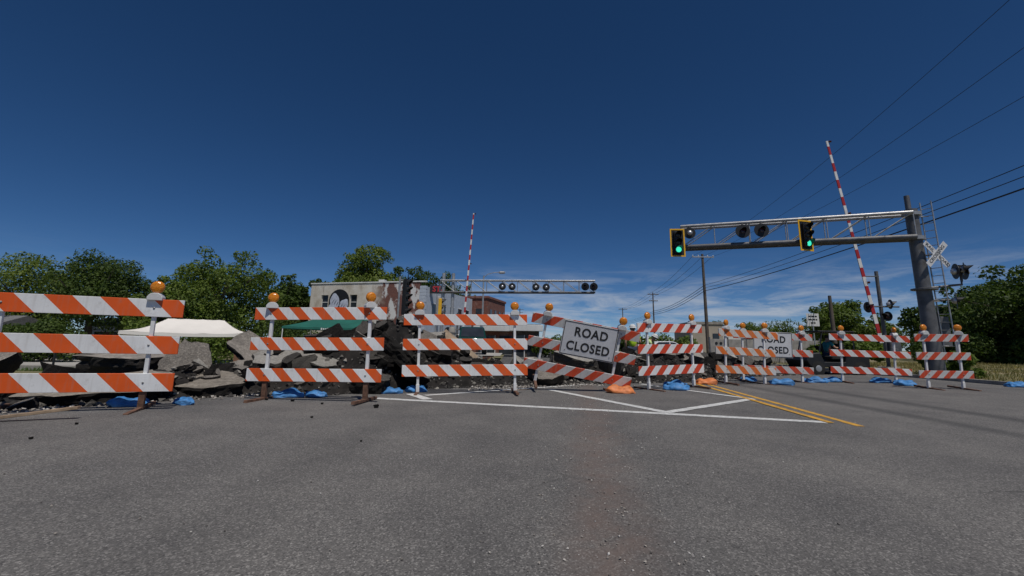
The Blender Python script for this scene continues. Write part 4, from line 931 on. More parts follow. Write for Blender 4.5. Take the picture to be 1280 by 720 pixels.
blob(-0.55, 1.0, 0.62, 0.85, 0.15, 0.06, -0.036, 'mural_pale'); blob(0.72, 0.6, 0.55, 0.62, -0.5, 0.08, -0.041, 'mural_pale'); blob(-0.95, 0.25, 0.4, 0.4, 0.3, 0.05, -0.046, 'mural_pale')
for k in range(6): blob(-0.75 + 0.3 * k, 0.95 - 0.12 * k, 0.045, 0.30 - 0.02 * k, -0.55, 0.05, -0.051 - 0.005 * k, 'mural_grey')
# corner pilaster of narrow clapboards and the street front beyond it
for k in range(22): box_part('clapboard', (0.72, 0.5, 0.36), M['siding_blue'], bd, (W_ - 0.35 + 0.02 * (k % 2), 0.08, 0.18 + 0.375 * k), 0.02)
fw = box_part('street_front', (0.3, 14.4, 8.2), M['siding_blue'], bd, (W_ - 0.2, 7.5, 4.1))
for y_ in (2.4, 5.0, 7.6, 10.2, 12.8):
    wn = box_part('window', (0.1, 1.2, 1.7), M['window'], bd, (W_ - 0.08, y_, 5.6), 0.01); box_part('frame', (0.06, 1.36, 0.1), M['white_wall'], wn, (0.05, 0, 0.88), 0.005); box_part('frame', (0.06, 1.36, 0.1), M['white_wall'], wn, (0.05, 0, -0.88), 0.005)
    wn = box_part('shop_window', (0.1, 2.0, 2.3), M['window'], bd, (W_ - 0.08, y_, 1.9), 0.01); box_part('frame', (0.07, 0.1, 2.4), M['white_wall'], wn, (0.05, 1.05, 0), 0.005)
sg = box_part('shop_sign', (1.7, 0.12, 0.95), M['black'], bd, (W_ + 0.75, 1.4, 8.0), 0.01, (0, 0, R(32)))
lettering('STA', 0.85, sg, (0.12, -0.065, 0), M['red_letters'], offset=0.02)
box_part('sign_bracket', (0.9, 0.08, 0.08), M['galv_dark'], bd, (W_ + 0.3, 1.5, 8.0), 0.01)
bb = thing('brick_building', 'dark red brick building along the street behind the far gantry', 'building', (-9.2, 66, -1.0), (0, 0, R(-15)))
box_part('wall', (6.5, 9, 8.3), M['brick'], bb, (3.0, 4, 4.15), 0.02); box_part('cornice', (6.8, 9.3, 0.35), M['brick'], bb, (3.0, 4, 8.4), 0.04)
for x_ in (1.0, 3.0, 5.0):
    wn = box_part('window', (0.9, 0.1, 1.6), M['window'], bb, (x_, -0.52, 6.0), 0.01); box_part('sill', (1.05, 0.15, 0.1), M['kerb'], wn, (0, -0.05, -0.85), 0.01)
for y_ in (1.0, 3.2, 5.4, 7.6):
    wn = box_part('window', (0.1, 0.9, 1.6), M['window'], bb, (6.27, y_, 6.0), 0.01); box_part('sill', (0.15, 1.05, 0.1), M['kerb'], wn, (0.05, 0, -0.85), 0.01)
def shop(label, loc, rz, W, D, H_, wall, fas, win='window'):
    r = thing('low_shop', label, 'building', loc, (0, 0, R(rz)))
    box_part('wall', (W, D, H_), M[wall], r, (0, 0, H_ / 2), 0.02); box_part('fascia', (W + 0.5, 0.9, 0.5), M[fas], r, (0, -D / 2 - 0.4, H_ - 0.2), 0.02); box_part('roof', (W + 0.3, D + 0.3, 0.12), M['roof_grey'], r, (0, 0, H_ + 0.07), 0.01)
    n = max(2, int(W / 1.6))
    for k in range(n):
        wn = box_part('window', (W / n * 0.8, 0.08, H_ * 0.62), M[win], r, (-W / 2 + W / n * (k + .5), -D / 2 - 0.01, H_ * 0.42), 0.01); box_part('frame', (0.07, 0.06, H_ * 0.64), M['white_wall'], wn, (W / n * .4, -0.04, 0), 0.005)
    return r
shop('low dark red shop with white fascia beyond the far gantry', (-1.15, 50, -0.6), -4, 4.2, 6, 3.3, 'brick', 'white_wall')
hu = shop('small dark hut with white flat roof beyond the third barricade', (1.25, 40, -0.4), 0, 2.2, 4, 2.9, 'wood_pole', 'white_wall')
tnb = thing('tan_building', 'square tan building with pale top beside the tall wooden pole', 'building', (22.2, 52, -0.1), (0, 0, R(-6)))
box_part('wall', (3.4, 8, 3.7), M['tan_wall'], tnb, (0, 4, 1.85), 0.02); box_part('parapet', (3.6, 8.2, 0.3), M['kerb'], tnb, (0, 4, 3.8), 0.02)
wn = box_part('window', (0.7, 0.08, 0.9), M['window'], tnb, (0.9, -0.01, 2.2), 0.01); box_part('sill', (0.85, 0.14, 0.08), M['kerb'], wn, (0, -0.05, -0.5), 0.01)
box_part('annexe', (2.4, 6, 3.0), M['white_wall'], tnb, (2.9, 4.4, 1.5), 0.02)
ws = thing('panel_fence', 'long pale panelled fence with dark posts behind the amber barricade', 'fence', (13.0, 30.2, 0.0))
for k in range(6): box_part('panel', (1.15, 0.06, 1.5), M['kerb'], ws, (k * 1.2 + 0.6, 0, 0.8), 0.01)
for k in range(7): box_part('post', (0.08, 0.1, 1.68), M['galv_dark'], ws, (k * 1.2, 0.02, 0.84), 0.005)
for x_ in (0.42, 0.72):
    mb = MB(); mb.lathe([(0.09, 0), (0.09, 0.02)], (x_, -0.03, 1.28), (0, -1, 0), 12); mb.build('port', M['black'], ws)
def house(label, loc, rz, W, D, H_, roofh, wall='siding'):
    r = thing('house', label, 'house', loc, (0, 0, R(rz)))
    box_part('wall', (W, D, H_), M[wall], r, (0, 0, H_ / 2), 0.02)
    mb = MB(); mb.add([(-W / 2 - .4, -D / 2 - .4, H_), (W / 2 + .4, -D / 2 - .4, H_), (W / 2 + .4, D / 2 + .4, H_), (-W / 2 - .4, D / 2 + .4, H_), (-W / 2 - .4, 0, H_ + roofh), (W / 2 + .4, 0, H_ + roofh)], [(0, 1, 5, 4), (2, 3, 4, 5), (0, 4, 3), (1, 2, 5), (0, 3, 2, 1)]); mb.build('roof', M['roof_grey'], r)
    for x_ in (-W / 4, W / 4):
        wn = box_part('window', (0.9, 0.08, 1.3), M['window'], r, (x_, -D / 2 - 0.01, H_ * 0.55), 0.01); box_part('frame', (1.02, 0.06, 0.09), M['white_wall'], wn, (0, -0.03, 0.68), 0.005); box_part('sill', (1.05, 0.16, 0.09), M['white_wall'], wn, (0, -0.06, -0.7), 0.005)
    box_part('door', (0.95, 0.08, 2.1), M['brick'], r, (0, -D / 2 - 0.01, 1.05), 0.01)
    return r
house('small pale house with grey gable roof between the trees and the cream canopy', (-41.2, 49, -0.6), 8, 3.0, 4, 2.7, 0.9, 'siding_blue')
h2 = house('pale house with grey porch roof and white column at the edge of the trees', (-47.5, 42.5, -1.1), 0, 5, 5, 2.9, 1.0)
for x_ in (1.0, 3.4): box_part('porch_column', (0.3, 0.3, 2.6), M['white_wall'], h2, (x_, -4.6, 1.3), 0.02)
box_part('porch_roof', (4.4, 2.2, 0.18), M['roof_grey'], h2, (2.0, -4.2, 2.72), 0.02, (R(8), 0, 0))

# ------------------------------------------------------------------ vehicles
def car(name, label, cat, loc, rz, L, Wd, prof, glass, paint, wr=0.32, wx=(0.78, -0.82)):
    r = thing(name, label, cat, loc, (0, 0, R(rz)))
    mb = MB(); n = len(prof); vs = []; rows = [(-0.5, 0.965), (-0.46, 1.0), (0.46, 1.0), (0.5, 0.965)]
    zmax = max(z for _, z in prof)
    for yy, s in rows:
        for x, z in prof:
            k = 1 - 0.16 * max(0, (z - 0.9) / (zmax - 0.9 + 1e-3)) if z > 0.9 else 1
            vs.append((x * s, yy * Wd * k, z if z < .9 else .9 + (z - .9) * (0.97 + .03 * (abs(yy) < .48))))
    fs = [tuple(range(n)), tuple(range(3 * n, 4 * n))[::-1]]
    for j in range(3):
        for i in range(n): fs.append((j * n + i, j * n + (i + 1) % n, (j + 1) * n + (i + 1) % n, (j + 1) * n + i))
    mb.add(vs, fs); mb.build('body', M[paint], r, (0, 0, 0), (0, 0, 0), 0.025, True, 2)
    for s in (-1, 1):
        for g in glass:
            mb = MB(); pts_ = []
            for x, z in g:
                k = 1 - 0.16 * max(0, (z - 0.9) / (zmax - 0.9 + 1e-3)); pts_.append((x, s * (Wd * 0.5 * k + 0.004), z))
            mb.add(pts_, [tuple(range(len(pts_)))]); mb.build('side_window', M['window'], r)
        for x_ in wx:
            mb = MB(); mb.lathe([(wr * .62, -0.1), (wr, -0.09), (wr, 0.09), (wr * .62, 0.1)], (0, 0, 0), (0, 1, 0), 20); wh = mb.build('wheel', M['tyre'], r, (x_ * L / 2.0 * .78, s * (Wd / 2 - 0.09), wr), smooth=True)
            mb = MB(); mb.lathe([(wr * .6, 0), (wr * .55, 0.02), (wr * .12, 0.035), (0, 0.04)], (0, 0, 0), (0, s, 0), 16); mb.build('rim', M['alu'], wh, (0, s * 0.095, 0), smooth=True)
        box_part('headlight', (0.06, 0.36, 0.13), M['lampbox'], r, (L / 2 - 0.04, s * (Wd / 2 - 0.3), 0.66), 0.02); box_part('tail_light', (0.06, 0.3, 0.14), M['lens_dark'], r, (-L / 2 + 0.04, s * (Wd / 2 - 0.28), 0.78), 0.02)
    return r
sed = [(-2.25, 0.35), (2.2, 0.3), (2.25, 0.62), (2.1, 0.78), (1.0, 0.92), (0.25, 1.38), (-0.1, 1.44), (-0.95, 1.42), (-1.65, 1.0), (-2.2, 0.95), (-2.28, 0.6)]
car('parked_car', 'white sedan parked on the far side beside the red striped barricade', 'car', (10.9, 32, -0.07), 0, 4.5, 1.75, sed, ([(0.78, 0.95), (0.2, 1.34), (-0.1, 1.38), (-0.1, 0.95)], [(-0.18, 0.95), (-0.18, 1.38), (-0.9, 1.36), (-1.4, 1.0)]), 'carwhite')
suvp = [(-2.2, 0.4), (2.2, 0.36), (2.25, 0.75), (2.1, 1.0), (1.15, 1.1), (0.5, 1.72), (0.1, 1.8), (-1.8, 1.78), (-2.15, 1.1), (-2.25, 0.7)]
su = car('parked_car', 'dark green car parked head on beyond the third barricade', 'car', (-2.62, 31.5, 0.30), -84, 4.5, 1.85, suvp, ([(0.95, 1.12), (0.45, 1.66), (0, 1.72), (0, 1.12)], [(-0.08, 1.12), (-0.08, 1.72), (-1.7, 1.7), (-1.95, 1.15)]), 'cargreen', 0.36)
mb = MB(); mb.add([(1.155, -0.78, 1.12), (1.155, 0.78, 1.12), (0.53, 0.70, 1.70), (0.53, -0.70, 1.70)], [(0, 1, 2, 3)]); mb.build('windscreen', M['window'], su, (0.012, 0, 0.012))
structure(sheet('drive_apron', [(-6, 27.5), (-0.6, 27.5), (-0.6, 36), (-6, 36)], 0.30, M['lot']))
bl_ = thing('bollard', 'grey concrete bollard beside the dark green car', 'bollard', (-3.75, 29.5, 0.28)); mb = MB(); mb.lathe([(0.22, 0), (0.22, 1.6), (0.18, 1.7), (0.0, 1.74)], (0, 0, 0), (0, 0, 1), 16); mb.build('shaft', M['kerb'], bl_, smooth=True); mb = MB(); mb.lathe([(0.25, 0), (0.25, 0.08)], (0, 0, 1.3), (0, 0, 1), 16); mb.build('band', M['galv_dark'], bl_)

# black utility cart
ct = thing('utility_cart', 'black open utility cart with flat roof behind the right barricades', 'cart', (13.3, 19.6, -0.05), (0, 0, R(184)))
mb = MB(); mb.prism([(-1.35, 0.35), (1.2, 0.35), (1.35, 0.6), (1.25, 0.85), (0.75, 0.92), (0.6, 0.55), (-0.3, 0.55), (-0.4, 0.92), (-1.35, 0.92)], -0.68, 0.68); mb.build('body', M['black'], ct, bevel=0.02)
box_part('roof', (1.6, 1.35, 0.06), M['black'], ct, (-0.05, 0, 1.78), 0.02)
for x_, x2 in ((0.75, 0.55), (-0.75, -0.8)):
    for s in (-1, 1):
        mb = MB(); mb.tube((x_, s * .62, 0.9), (x2, s * .62, 1.77), 0.025, n=8); mb.build('roof_post', M['black'], ct)
box_part('seat', (0.5, 1.2, 0.14), M['tyre'], ct, (-0.05, 0, 0.72), 0.03); box_part('seat_back', (0.12, 1.2, 0.5), M['tyre'], ct, (-0.34, 0, 1.05), 0.03)
mb = MB(); mb.lathe([(0.17, -0.012), (0.19, 0), (0.17, 0.012)], (0.5, 0.3, 1.08), (-1, 0, 1), 16); mb.build('steering_wheel', M['black'], ct)
for x_ in (0.9, -0.9):
    for s in (-1, 1):
        mb = MB(); mb.lathe([(0.17, -0.11), (0.29, -0.1), (0.29, 0.1), (0.17, 0.11)], (0, 0, 0), (0, 1, 0), 16); wh = mb.build('wheel', M['tyre'], ct, (x_, s * 0.6, 0.29)); mb = MB(); mb.lathe([(0.16, 0), (0.1, 0.02), (0, 0.03)], (0, 0, 0), (0, s, 0), 12); mb.build('rim', M['galv'], wh, (0, s * .1, 0))

# ------------------------------------------------------------------ people
def skin_obj(name, verts, edges, radii, root, m, parent=None, loc=(0, 0, 0), rot=(0, 0, 0), sub=1):
    me = bpy.data.meshes.new(name); me.from_pydata([tuple(v_) for v_ in verts], edges, [])
    o = link(name, me, parent, loc, rot); me.materials.append(m)
    sk = o.modifiers.new('skin', 'SKIN'); sk.use_smooth_shade = True
    for i, r_ in enumerate(radii):
        d = me.skin_vertices[0].data[i]; d.radius = (r_, r_) if isinstance(r_, (int, float)) else r_; d.use_root = (i == root)
    s = o.modifiers.new('sub', 'SUBSURF'); s.levels = sub; s.render_levels = sub
    return o
def person(label, loc, rz, J, top, legm, hat=None, hair=True):
    """J: joints by name -> (x,y,z); the figure faces -y"""
    names = ['pelvis', 'waist', 'chest', 'neck', 'head', 'crown', 'shl', 'ell', 'wrl', 'pal', 'shr', 'elr', 'wrr', 'par', 'hil', 'knl', 'anl', 'tol', 'hir', 'knr', 'anr', 'tor']
    rad = dict(pelvis=.13, waist=.115, chest=.145, neck=.058, head=.092, crown=.075, sh=.062, el=.045, wr=.033, pa=.036, hi=.088, kn=.06, an=.045, to=.038)
    V = [J[n_] for n_ in names]; ix = {n_: i for i, n_ in enumerate(names)}
    E_ = [('pelvis', 'waist'), ('waist', 'chest'), ('chest', 'neck'), ('neck', 'head'), ('head', 'crown')]
    for s in 'lr': E_ += [('chest', 'sh' + s), ('sh' + s, 'el' + s), ('el' + s, 'wr' + s), ('wr' + s, 'pa' + s), ('pelvis', 'hi' + s), ('hi' + s, 'kn' + s), ('kn' + s, 'an' + s), ('an' + s, 'to' + s)]
    rr = [rad[n_] if n_ in rad else rad[n_[:-1]] for n_ in names]; ed = [(ix[a], ix[b_]) for a, b_ in E_]
    # five fingers on each palm
    for s in 'lr':
        p = Vector(J['pa' + s]); d = (p - Vector(J['wr' + s])).normalized(); side = d.cross(Vector((0.3, 1, 0.2))).normalized()
        for k in range(5):
            off = (k - 2) * 0.019 if k < 4 else 0.045; ln = (0.07, 0.08, 0.075, 0.06, 0.05)[k]
            q1 = p + side * off + d * (0.035 if k < 4 else 0.0); q2 = q1 + d * ln * .55 + side * (0.02 if k == 4 else 0); q3 = q2 + d * ln * .3 + Vector((0, -0.02, -0.015))
            o_ = len(V); V += [q1, q2, q3]; rr += [.010, .009, .008]; ed += [(ix['pa' + s], o_), (o_, o_ + 1), (o_ + 1, o_ + 2)]
    b_ = skin_obj('person', V, ed, rr, 0, M['skin'], None, loc, (0, 0, R(rz)), 2); tag(b_, label, 'person')
    tn = ['pelvis', 'waist', 'chest', 'shl', 'shr', 'mel', 'mer']; J2 = dict(J); J2['mel'] = Vector(J['shl']).lerp(Vector(J['ell']), .62); J2['mer'] = Vector(J['shr']).lerp(Vector(J['elr']), .62)
    skin_obj('vest', [J2[n_] for n_ in tn], [(0, 1), (1, 2), (2, 3), (2, 4), (3, 5), (4, 6)], [.155, .145, .175, .085, .085, .07, .07], 0, M[top], b_)
    skin_obj('trousers', [J[n_] for n_ in ('pelvis', 'hil', 'knl', 'anl', 'hir', 'knr', 'anr')], [(0, 1), (1, 2), (2, 3), (0, 4), (4, 5), (5, 6)], [.15, .105, .078, .065, .105, .078, .065], 0, M[legm], b_)
    for s in 'lr':
        skin_obj('boot', [Vector(J['an' + s]) + Vector((0, 0, .06)), Vector(J['an' + s]) + Vector((0, 0, -.02)), J['to' + s]], [(0, 1), (1, 2)], [.06, .06, .05], 0, M['boots'], b_, sub=1)
    hd = Vector(J['head']); cr_ = Vector(J['crown']); up = (cr_ - hd).normalized(); ctr = hd + up * 0.03
    fwd = Vector(J.get('face', (0, -1, 0))); fwd = (fwd - up * fwd.dot(up)).normalized()
    mb = MB(); mb.lathe([(0.012, 0), (0.02, 0.02), (0.008, 0.045)], ctr + fwd * 0.088 - up * 0.035, fwd, 8); mb.build('nose', M['skin'], b_, smooth=True)
    sdv = fwd.cross(up)
    for s in (-1, 1):
        mb = MB(); mb.lathe([(0.012, 0), (0.008, 0.008)], ctr + fwd * 0.083 + sdv * s * 0.034, fwd, 8); mb.build('eye', M['black'], b_)
        mb = MB(); mb.lathe([(0.03, -0.006), (0.026, 0.012)], ctr + sdv * s * 0.092 - up * 0.02, sdv * s, 8); mb.build('ear', M['skin'], b_)
    mb = MB(); mb.lathe([(0.018, 0), (0.012, 0.006)], ctr + fwd * 0.08 - up * 0.085, fwd, 8); mb.build('mouth', M['brick'], b_)
    if hair:
        mb = MB(); mb.lathe([(0.103, -0.02), (0.105, 0.03), (0.09, 0.075), (0.05, 0.105), (0, 0.115)], ctr - fwd * 0.016, up, 16); mb.build('hair', M['hair'], b_, smooth=True)
    if hat:
        mb = MB(); mb.lathe([(0.155, 0.035), (0.15, 0.048), (0.122, 0.055), (0.118, 0.10), (0.09, 0.145), (0.04, 0.165), (0, 0.168)], ctr, up, 20); mb.build('hard_hat', M[hat], b_, smooth=True)
    return b_
stand = dict(pelvis=(0, 0, .95), waist=(0, .01, 1.12), chest=(0, .0, 1.36), neck=(0, .0, 1.53), head=(0, -.02, 1.63), crown=(0, -.015, 1.72), shl=(-.19, 0, 1.43), ell=(-.26, .03, 1.16), wrl=(-.2, -.18, 1.0), pal=(-.17, -.24, .97), shr=(.19, 0, 1.43), elr=(.27, .04, 1.15), wrr=(.27, -.05, .91), par=(.27, -.07, .83), hil=(-.1, 0, .9), knl=(-.12, -.03, .5), anl=(-.13, .02, .09), tol=(-.14, -.14, .04), hir=(.1, 0, .9), knr=(.13, -.04, .5), anr=(.15, .02, .09), tor=(.17, -.14, .04))
bend = dict(pelvis=(0, .1, .80), waist=(0, .02, .96), chest=(0, -.16, 1.12), neck=(0, -.29, 1.22), head=(0, -.36, 1.29), crown=(0, -.40, 1.37), shl=(-.19, -.19, 1.17), ell=(-.24, -.33, .93), wrl=(-.18, -.5, .78), pal=(-.17, -.55, .72), shr=(.19, -.19, 1.17), elr=(.24, -.33, .93), wrr=(.18, -.5, .78), par=(.17, -.55, .72), hil=(-.1, .1, .75), knl=(-.14, -.12, .45), anl=(-.14, .06, .09), tol=(-.15, -.1, .04), hir=(.1, .1, .75), knr=(.14, -.12, .45), anr=(.14, .06, .09), tor=(.15, -.1, .04), face=(0, -.8, -.5))
sit = dict(pelvis=(0, .02, .92), waist=(0, .04, 1.06), chest=(0, .03, 1.26), neck=(0, .01, 1.41), head=(0, -.01, 1.50), crown=(0, -.005, 1.58), shl=(-.18, .02, 1.31), ell=(-.26, -.12, 1.1), wrl=(-.17, -.38, 1.13), pal=(-.14, -.45, 1.15), shr=(.18, .02, 1.31), elr=(.26, -.1, 1.08), wrr=(.17, -.38, 1.12), par=(.14, -.45, 1.15), hil=(-.1, -.02, .88), knl=(-.12, -.42, .92), anl=(-.12, -.5, .66), tol=(-.12, -.63, .62), hir=(.1, -.02, .88), knr=(.12, -.42, .92), anr=(.12, -.5, .66), tor=(.12, -.63, .62))
person('person in bright yellow green vest standing behind the slanted road closed sign', (4.58, 17.3, -0.02), 160, stand, 'hivis', 'denim', 'white_wall')
person('person in pale yellow vest and white hard hat bending forward over the rubble', (5.85, 20, 0.06), 60, bend, 'hivis_pale', 'denim', 'white_wall')
person('person in teal shirt sitting in the black utility cart', (13.35, 19.45, -0.04), 90, sit, 'teal', 'denim')

# ------------------------------------------------------------------ vegetation
def leaf_cloud(clumps, count, size, seed, squash=0.85):
    rg = np.random.default_rng(seed); vol = np.array([c[3] ** 2.4 for c in clumps]); vol /= vol.sum(); ch = rg.choice(len(clumps), count, p=vol)
    C = np.array([c[:3] for c in clumps])[ch]; Rr = np.array([c[3] for c in clumps])[ch]
    d = rg.normal(size=(count, 3)); d /= np.linalg.norm(d, axis=1)[:, None]; rad = Rr * (0.45 + 0.6 * rg.random(count) ** 0.6)
    P = C + d * rad[:, None] * np.array([1, 1, squash])
    nrm = d * 0.7 + rg.normal(size=(count, 3)) * 0.6 + np.array([0, 0, 0.35]); nrm /= np.linalg.norm(nrm, axis=1)[:, None]
    u = np.cross(nrm, rg.normal(size=(count, 3))); u /= np.linalg.norm(u, axis=1)[:, None]; v_ = np.cross(nrm, u)
    s = size * (0.55 + 0.9 * rg.random(count))[:, None]
    vs = np.stack([P - u * s * .75, P - v_ * s * .42 + nrm * s * .12, P + u * s * .75, P + v_ * s * .42 + nrm * s * .12], 1).reshape(-1, 3)
    me = bpy.data.meshes.new('crown'); me.vertices.add(count * 4); me.vertices.foreach_set('co', vs.ravel())
    me.loops.add(count * 4); me.loops.foreach_set('vertex_index', np.arange(count * 4, dtype=np.int32)); me.polygons.add(count)
    me.polygons.foreach_set('loop_start', np.arange(0, count * 4, 4, dtype=np.int32)); me.polygons.foreach_set('loop_total', np.full(count, 4, dtype=np.int32)); me.update(); me.validate(); return me
def tree(label, x, y, top, rad, m, seed, z0=-1.1, low=0.06, count=20000, leaf=0.165, name='tree', nclump=30):
    rn = random.Random(seed); r = thing(name, label, 'tree', (x, y, z0)); H_ = top - z0; cb0 = H_ * low; cz = (H_ + cb0) / 2; rz_ = (H_ - cb0) / 2
    cl = []
    for i in range(nclump):
        while True:
            p = Vector((rn.uniform(-1, 1), rn.uniform(-1, 1), rn.uniform(-1, 1)))
            if 0.25 < p.length < 1: break
        tp = 1.0 - 0.25 * max(0, p.z); s = rn.choice((0.16, 0.22, 0.28, 0.34, 0.42))
        q = p * (1 - s * .55) * (0.90 + 0.22 * mnoise.noise((p.x * 1.6 + seed, p.y * 1.6, p.z * 1.6)))
        cl.append((q.x * rad * tp, q.y * rad * tp, cz + q.z * rz_, s * min(rad, rz_ * 1.1)))
    for i in range(16):                        # small outer sprays that break up the outline
        a_ = rn.uniform(0, 6.28); e_ = rn.uniform(-0.15, 1.35); s = rn.uniform(0.09, 0.16)
        cl.append((math.cos(a_) * math.cos(e_) * rad * 0.9, math.sin(a_) * math.cos(e_) * rad * 0.9, cz + math.sin(e_) * rz_ * 0.9, s * min(rad, rz_ * 1.1)))
    mb = MB(); th = max(0.12, H_ * 0.028)
    bend_ = [Vector((rn.uniform(-.3, .3) * k / 3, rn.uniform(-.3, .3) * k / 3, H_ * (0.0, 0.25, 0.5, 0.8)[k])) for k in range(4)]
    mb.path(bend_, [th * 1.3, th, th * .7, th * .2], 8)
    for c in rn.sample(cl, min(11, len(cl))):
        a = bend_[1].lerp(bend_[3], rn.uniform(0.0, 0.6)); e = Vector(c[:3]); mid = a.lerp(e, .5) + Vector((0, 0, H_ * .04)); mb.path([a, mid, e], [th * .42, th * .27, th * .07], 5)
    mb.build('trunk', M['bark'], r, smooth=True)
    me = leaf_cloud(cl, count, leaf, seed); me.materials.append(M[m]); link('crown', me, r); return r
tree('light green rounded tree with lowest branches over the porch house', -49.0, 46, 9.4, 7.4, 'leaf_light', 1)
tree('dark green broad tree standing next to the light green rounded tree', -40.3, 44, 9.4, 5.2, 'leaf_dark', 2)
tree('low dark tree tapering down behind the small gable house', -37.0, 47, 6.6, 2.6, 'leaf_dark', 3)
tree('biggest broad green tree rising behind the cream canopy', -26.9, 42, 9.5, 5.5, 'leaf_mid', 4, count=30000)
tree('leafy low tree at the flank of the biggest broad tree', -29.6, 39, 6.4, 2.5, 'leaf_mid', 24, count=9000)
tree('dark slim tree between the broad tree and the mural building', -28.8, 58, 9.6, 4.0, 'leaf_dark', 5, leaf=0.24, count=16000)
tree('pointed dark tree touching the edge of the mural building', -25.0, 60, 9.4, 3.4, 'leaf_dark', 6, leaf=0.24, count=16000)
tree('tall yellow green tree towering behind the mural wall', -21.8, 68, 15.9, 5.6, 'leaf_light', 7, count=30000, leaf=0.25, nclump=46)
tree('dark conifer like tree behind the street front roof', -16.4, 72, 13.6, 4.8, 'leaf_dark', 8, leaf=0.24, count=16000)
tree('dark round tree behind the shop sign', -12.6, 76, 13.8, 4.6, 'leaf_dark', 9, leaf=0.24, count=16000)
tree('green tree on the street behind the far gantry masts', -7.3, 72, 11.0, 2.4, 'leaf_mid', 10, count=5000)
tree('dense rounded tree behind the near crossing gate', 37.6, 52, 6.6, 4.2, 'leaf_mid', 11, -0.1, 0.1)
tree('lower tree reaching toward the gantry mast', 43.5, 55, 5.2, 3.4, 'leaf_mid', 12, -0.1, 0.05)
tree('bushy tree seen between gate mast and gantry mast', 49.0, 52, 4.9, 3.6, 'leaf_mid', 13, -0.1, 0.02)
tree('dark dense tree behind the crossbuck lights', 41.8, 42, 7.0, 4.8, 'leaf_dark', 14, -0.1, 0.0, 26000, 0.2, nclump=44)
tree('tallest dark tree overhanging the dry grass verge', 38.6, 33.5, 8.0, 4.6, 'leaf_dark', 16, -0.1, 0.0, 26000, nclump=44)
tree('dark leaning tree farther along the dry grass verge', 43.5, 33, 9.0, 4.4, 'leaf_dark', 17, -0.1, 0.0, 16000, nclump=40)
tree('deep green shrubby tree closing the back of the field', 50.0, 50, 7.2, 4.8, 'leaf_dark', 18, -0.1, 0.0, 16000, 0.22, nclump=40)
tree('broad dark tree standing behind the tallest verge tree', 46.5, 43, 7.6, 4.6, 'leaf_dark', 15, -0.1, 0.0, 18000, 0.2, nclump=40)
for k, (x_, y_, tp, rd) in enumerate(((33, 74, 5.4, 2.2), (37.5, 72, 5.2, 3.2), (42.5, 72, 5.9, 3.6), (47, 70, 5.6, 3.6), (52.5, 72, 5.4, 3.8))):
    tree(('thin scraggly tree rising over the panel fence', 'small round tree behind the upright road closed sign', 'wide tree behind the small white sign', 'green tree next to the wide tree behind the small sign', 'low tree filling the gap before the dense rounded tree')[k], x_, y_, tp, rd, 'leaf_mid', 30 + k, -0.1, 0.05, 4500)
def shrub(label, x, y, w_, h, m, seed, z0, count=3500):
    rn = random.Random(seed); r = thing('shrub', label, 'shrub', (x, y, z0), group=None)
    cl = [(rn.uniform(-.8, .8) * w_, rn.uniform(-.5, .5) * w_ * .6, h * rn.uniform(.25, .75), h * rn.uniform(.25, .42)) for _ in range(10)]
    me = leaf_cloud(cl, count, 0.15, seed); me.materials.append(M[m]); link('foliage', me, r)
    mb = MB()
    for c in cl[:5]: mb.path([(c[0] * .3, c[1] * .3, 0), (c[0] * .7, c[1] * .7, h * .3), c[:3]], [0.05, 0.035, 0.012], 5)
    mb.build('stems', M['bark'], r)
shrub('dark hedge like shrub beside the porch column', -41.6, 39, 2.2, 3.6, 'leaf_dark', 50, -1.1, 6000)
shrub('dark shrub mass between the porch house and the gable house', -38.4, 38.5, 2.0, 3.4, 'leaf_dark', 51, -1.1, 6000)
shrub('green shrub behind the cream canopy corner', -29.5, 36, 2.4, 3.4, 'leaf_mid', 52, -1.1, 6000)
shrub('dark shrub behind the ridge of the cream canopy', -24.5, 37, 2.6, 3.6, 'leaf_mid', 53, -1.1, 6000)
shrub('dark green shrub behind the left end of the green canopy', -19.5, 40, 2.6, 4.2, 'leaf_dark', 54, -1.1, 6000)
shrub('pale green bush beside the white roofed hut', 3.2, 38, 1.2, 1.9, 'leaf_mid', 55, -0.07, 2500)
shrub('green bush behind the white sedan', 11.4, 34, 2.2, 2.2, 'leaf_mid', 56, -0.07, 4000)
shrub('low bush behind the bending person', 8.0, 36, 1.8, 2.2, 'leaf_dark', 57, -0.07, 3500)
shrub('low green bush behind the utility cart', 19.5, 27, 2.4, 1.7, 'leaf_mid', 58, 0.05, 4500)
shrub('dark thicket at the edge of the dry field below the crossbuck', 36.2, 38.5, 2.6, 3.4, 'leaf_dark', 61, -0.05, 9000)
shrub('dark thicket under the tallest verge tree', 36.0, 34.5, 2.4, 3.0, 'leaf_dark', 62, -0.05, 9000)
shrub('dark thicket closing the right end of the field', 40.5, 37, 3.0, 3.6, 'leaf_dark', 63, -0.05, 9000)
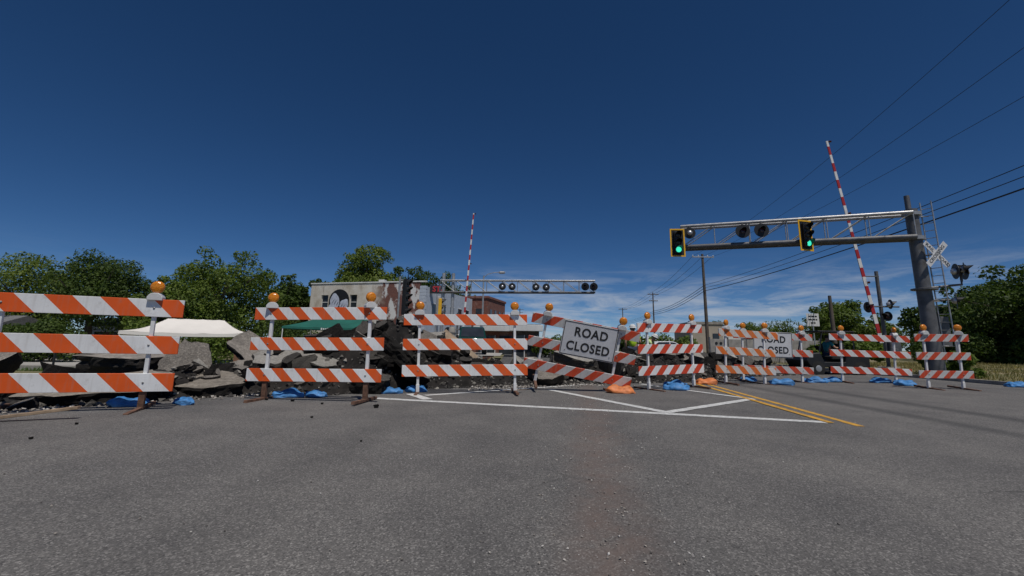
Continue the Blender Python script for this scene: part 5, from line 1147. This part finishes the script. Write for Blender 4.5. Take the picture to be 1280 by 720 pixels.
shrub('weedy bush at the foot of the gantry mast', 18.6, 19.8, 1.2, 1.0, 'leaf_mid', 59, 0.03, 2200)
shrub('small weeds growing by the kerb beyond the short barricade', 16.6, 16.6, 0.22, 0.36, 'leaf_mid', 60, 0.05, 260)

def blades(name, n, xr, yr, h, m, seed, zf, keep=lambda x, y: True):
    rg = random.Random(seed); vs = []; fs = []
    for i in range(n):
        x_ = rg.uniform(*xr); y_ = rg.uniform(*yr)
        if not keep(x_, y_): continue
        if mnoise.noise((x_ * .4, y_ * .4, 2)) < rg.uniform(-.5, .25): continue
        a = rg.uniform(0, 6.3); hh = h * rg.uniform(.4, 1.2); w_ = 0.012 + 0.012 * rg.random(); z = zf(x_, y_); lx, ly = rg.uniform(-.5, .5) * hh, rg.uniform(-.5, .5) * hh; o = len(vs)
        vs += [(x_ - math.cos(a) * w_, y_ - math.sin(a) * w_, z - .01), (x_ + math.cos(a) * w_, y_ + math.sin(a) * w_, z - .01), (x_ + lx, y_ + ly, z + hh)]; fs.append((o, o + 1, o + 2))
    me = bpy.data.meshes.new(name); me.from_pydata(vs, [], fs); me.materials.append(m); o = link(name, me); o['label'] = {'dry_grass': 'dry yellow grass covering the verge beyond the right kerb', 'grass': 'short green grass strip beyond the left kerb'}[name]; o['category'] = 'grass'; return stuff(o)
blades('dry_grass', 26000, (15.6, 34), (9, 34), 0.16, M['dry_grass'], 71, ground_z)
blades('grass', 26000, (-30, -9), (14.4, 19), 0.13, M['grass'], 72, ground_z)
m, t, b = base_mat('lawn', 0.95); t.links.new(ramp(t, noise_out(t, 2.5, 5, .6), [(0.3, (0.035, 0.075, 0.012)), (0.7, (0.085, 0.14, 0.03))]), b.inputs['Base Color']); M['lawn'] = m
vs = [(x_, y_, ground_z(x_, y_) + 0.012) for y_ in np.arange(14.6, 19.6, 0.5) for x_ in (-45, -30, -20, -12, -8)]; fs = [(j * 5 + i, j * 5 + i + 1, j * 5 + i + 6, j * 5 + i + 5) for j in range(9) for i in range(4)]
mb = MB(); mb.add(vs, fs); structure(mb.build('lawn', M['lawn'], smooth=True))
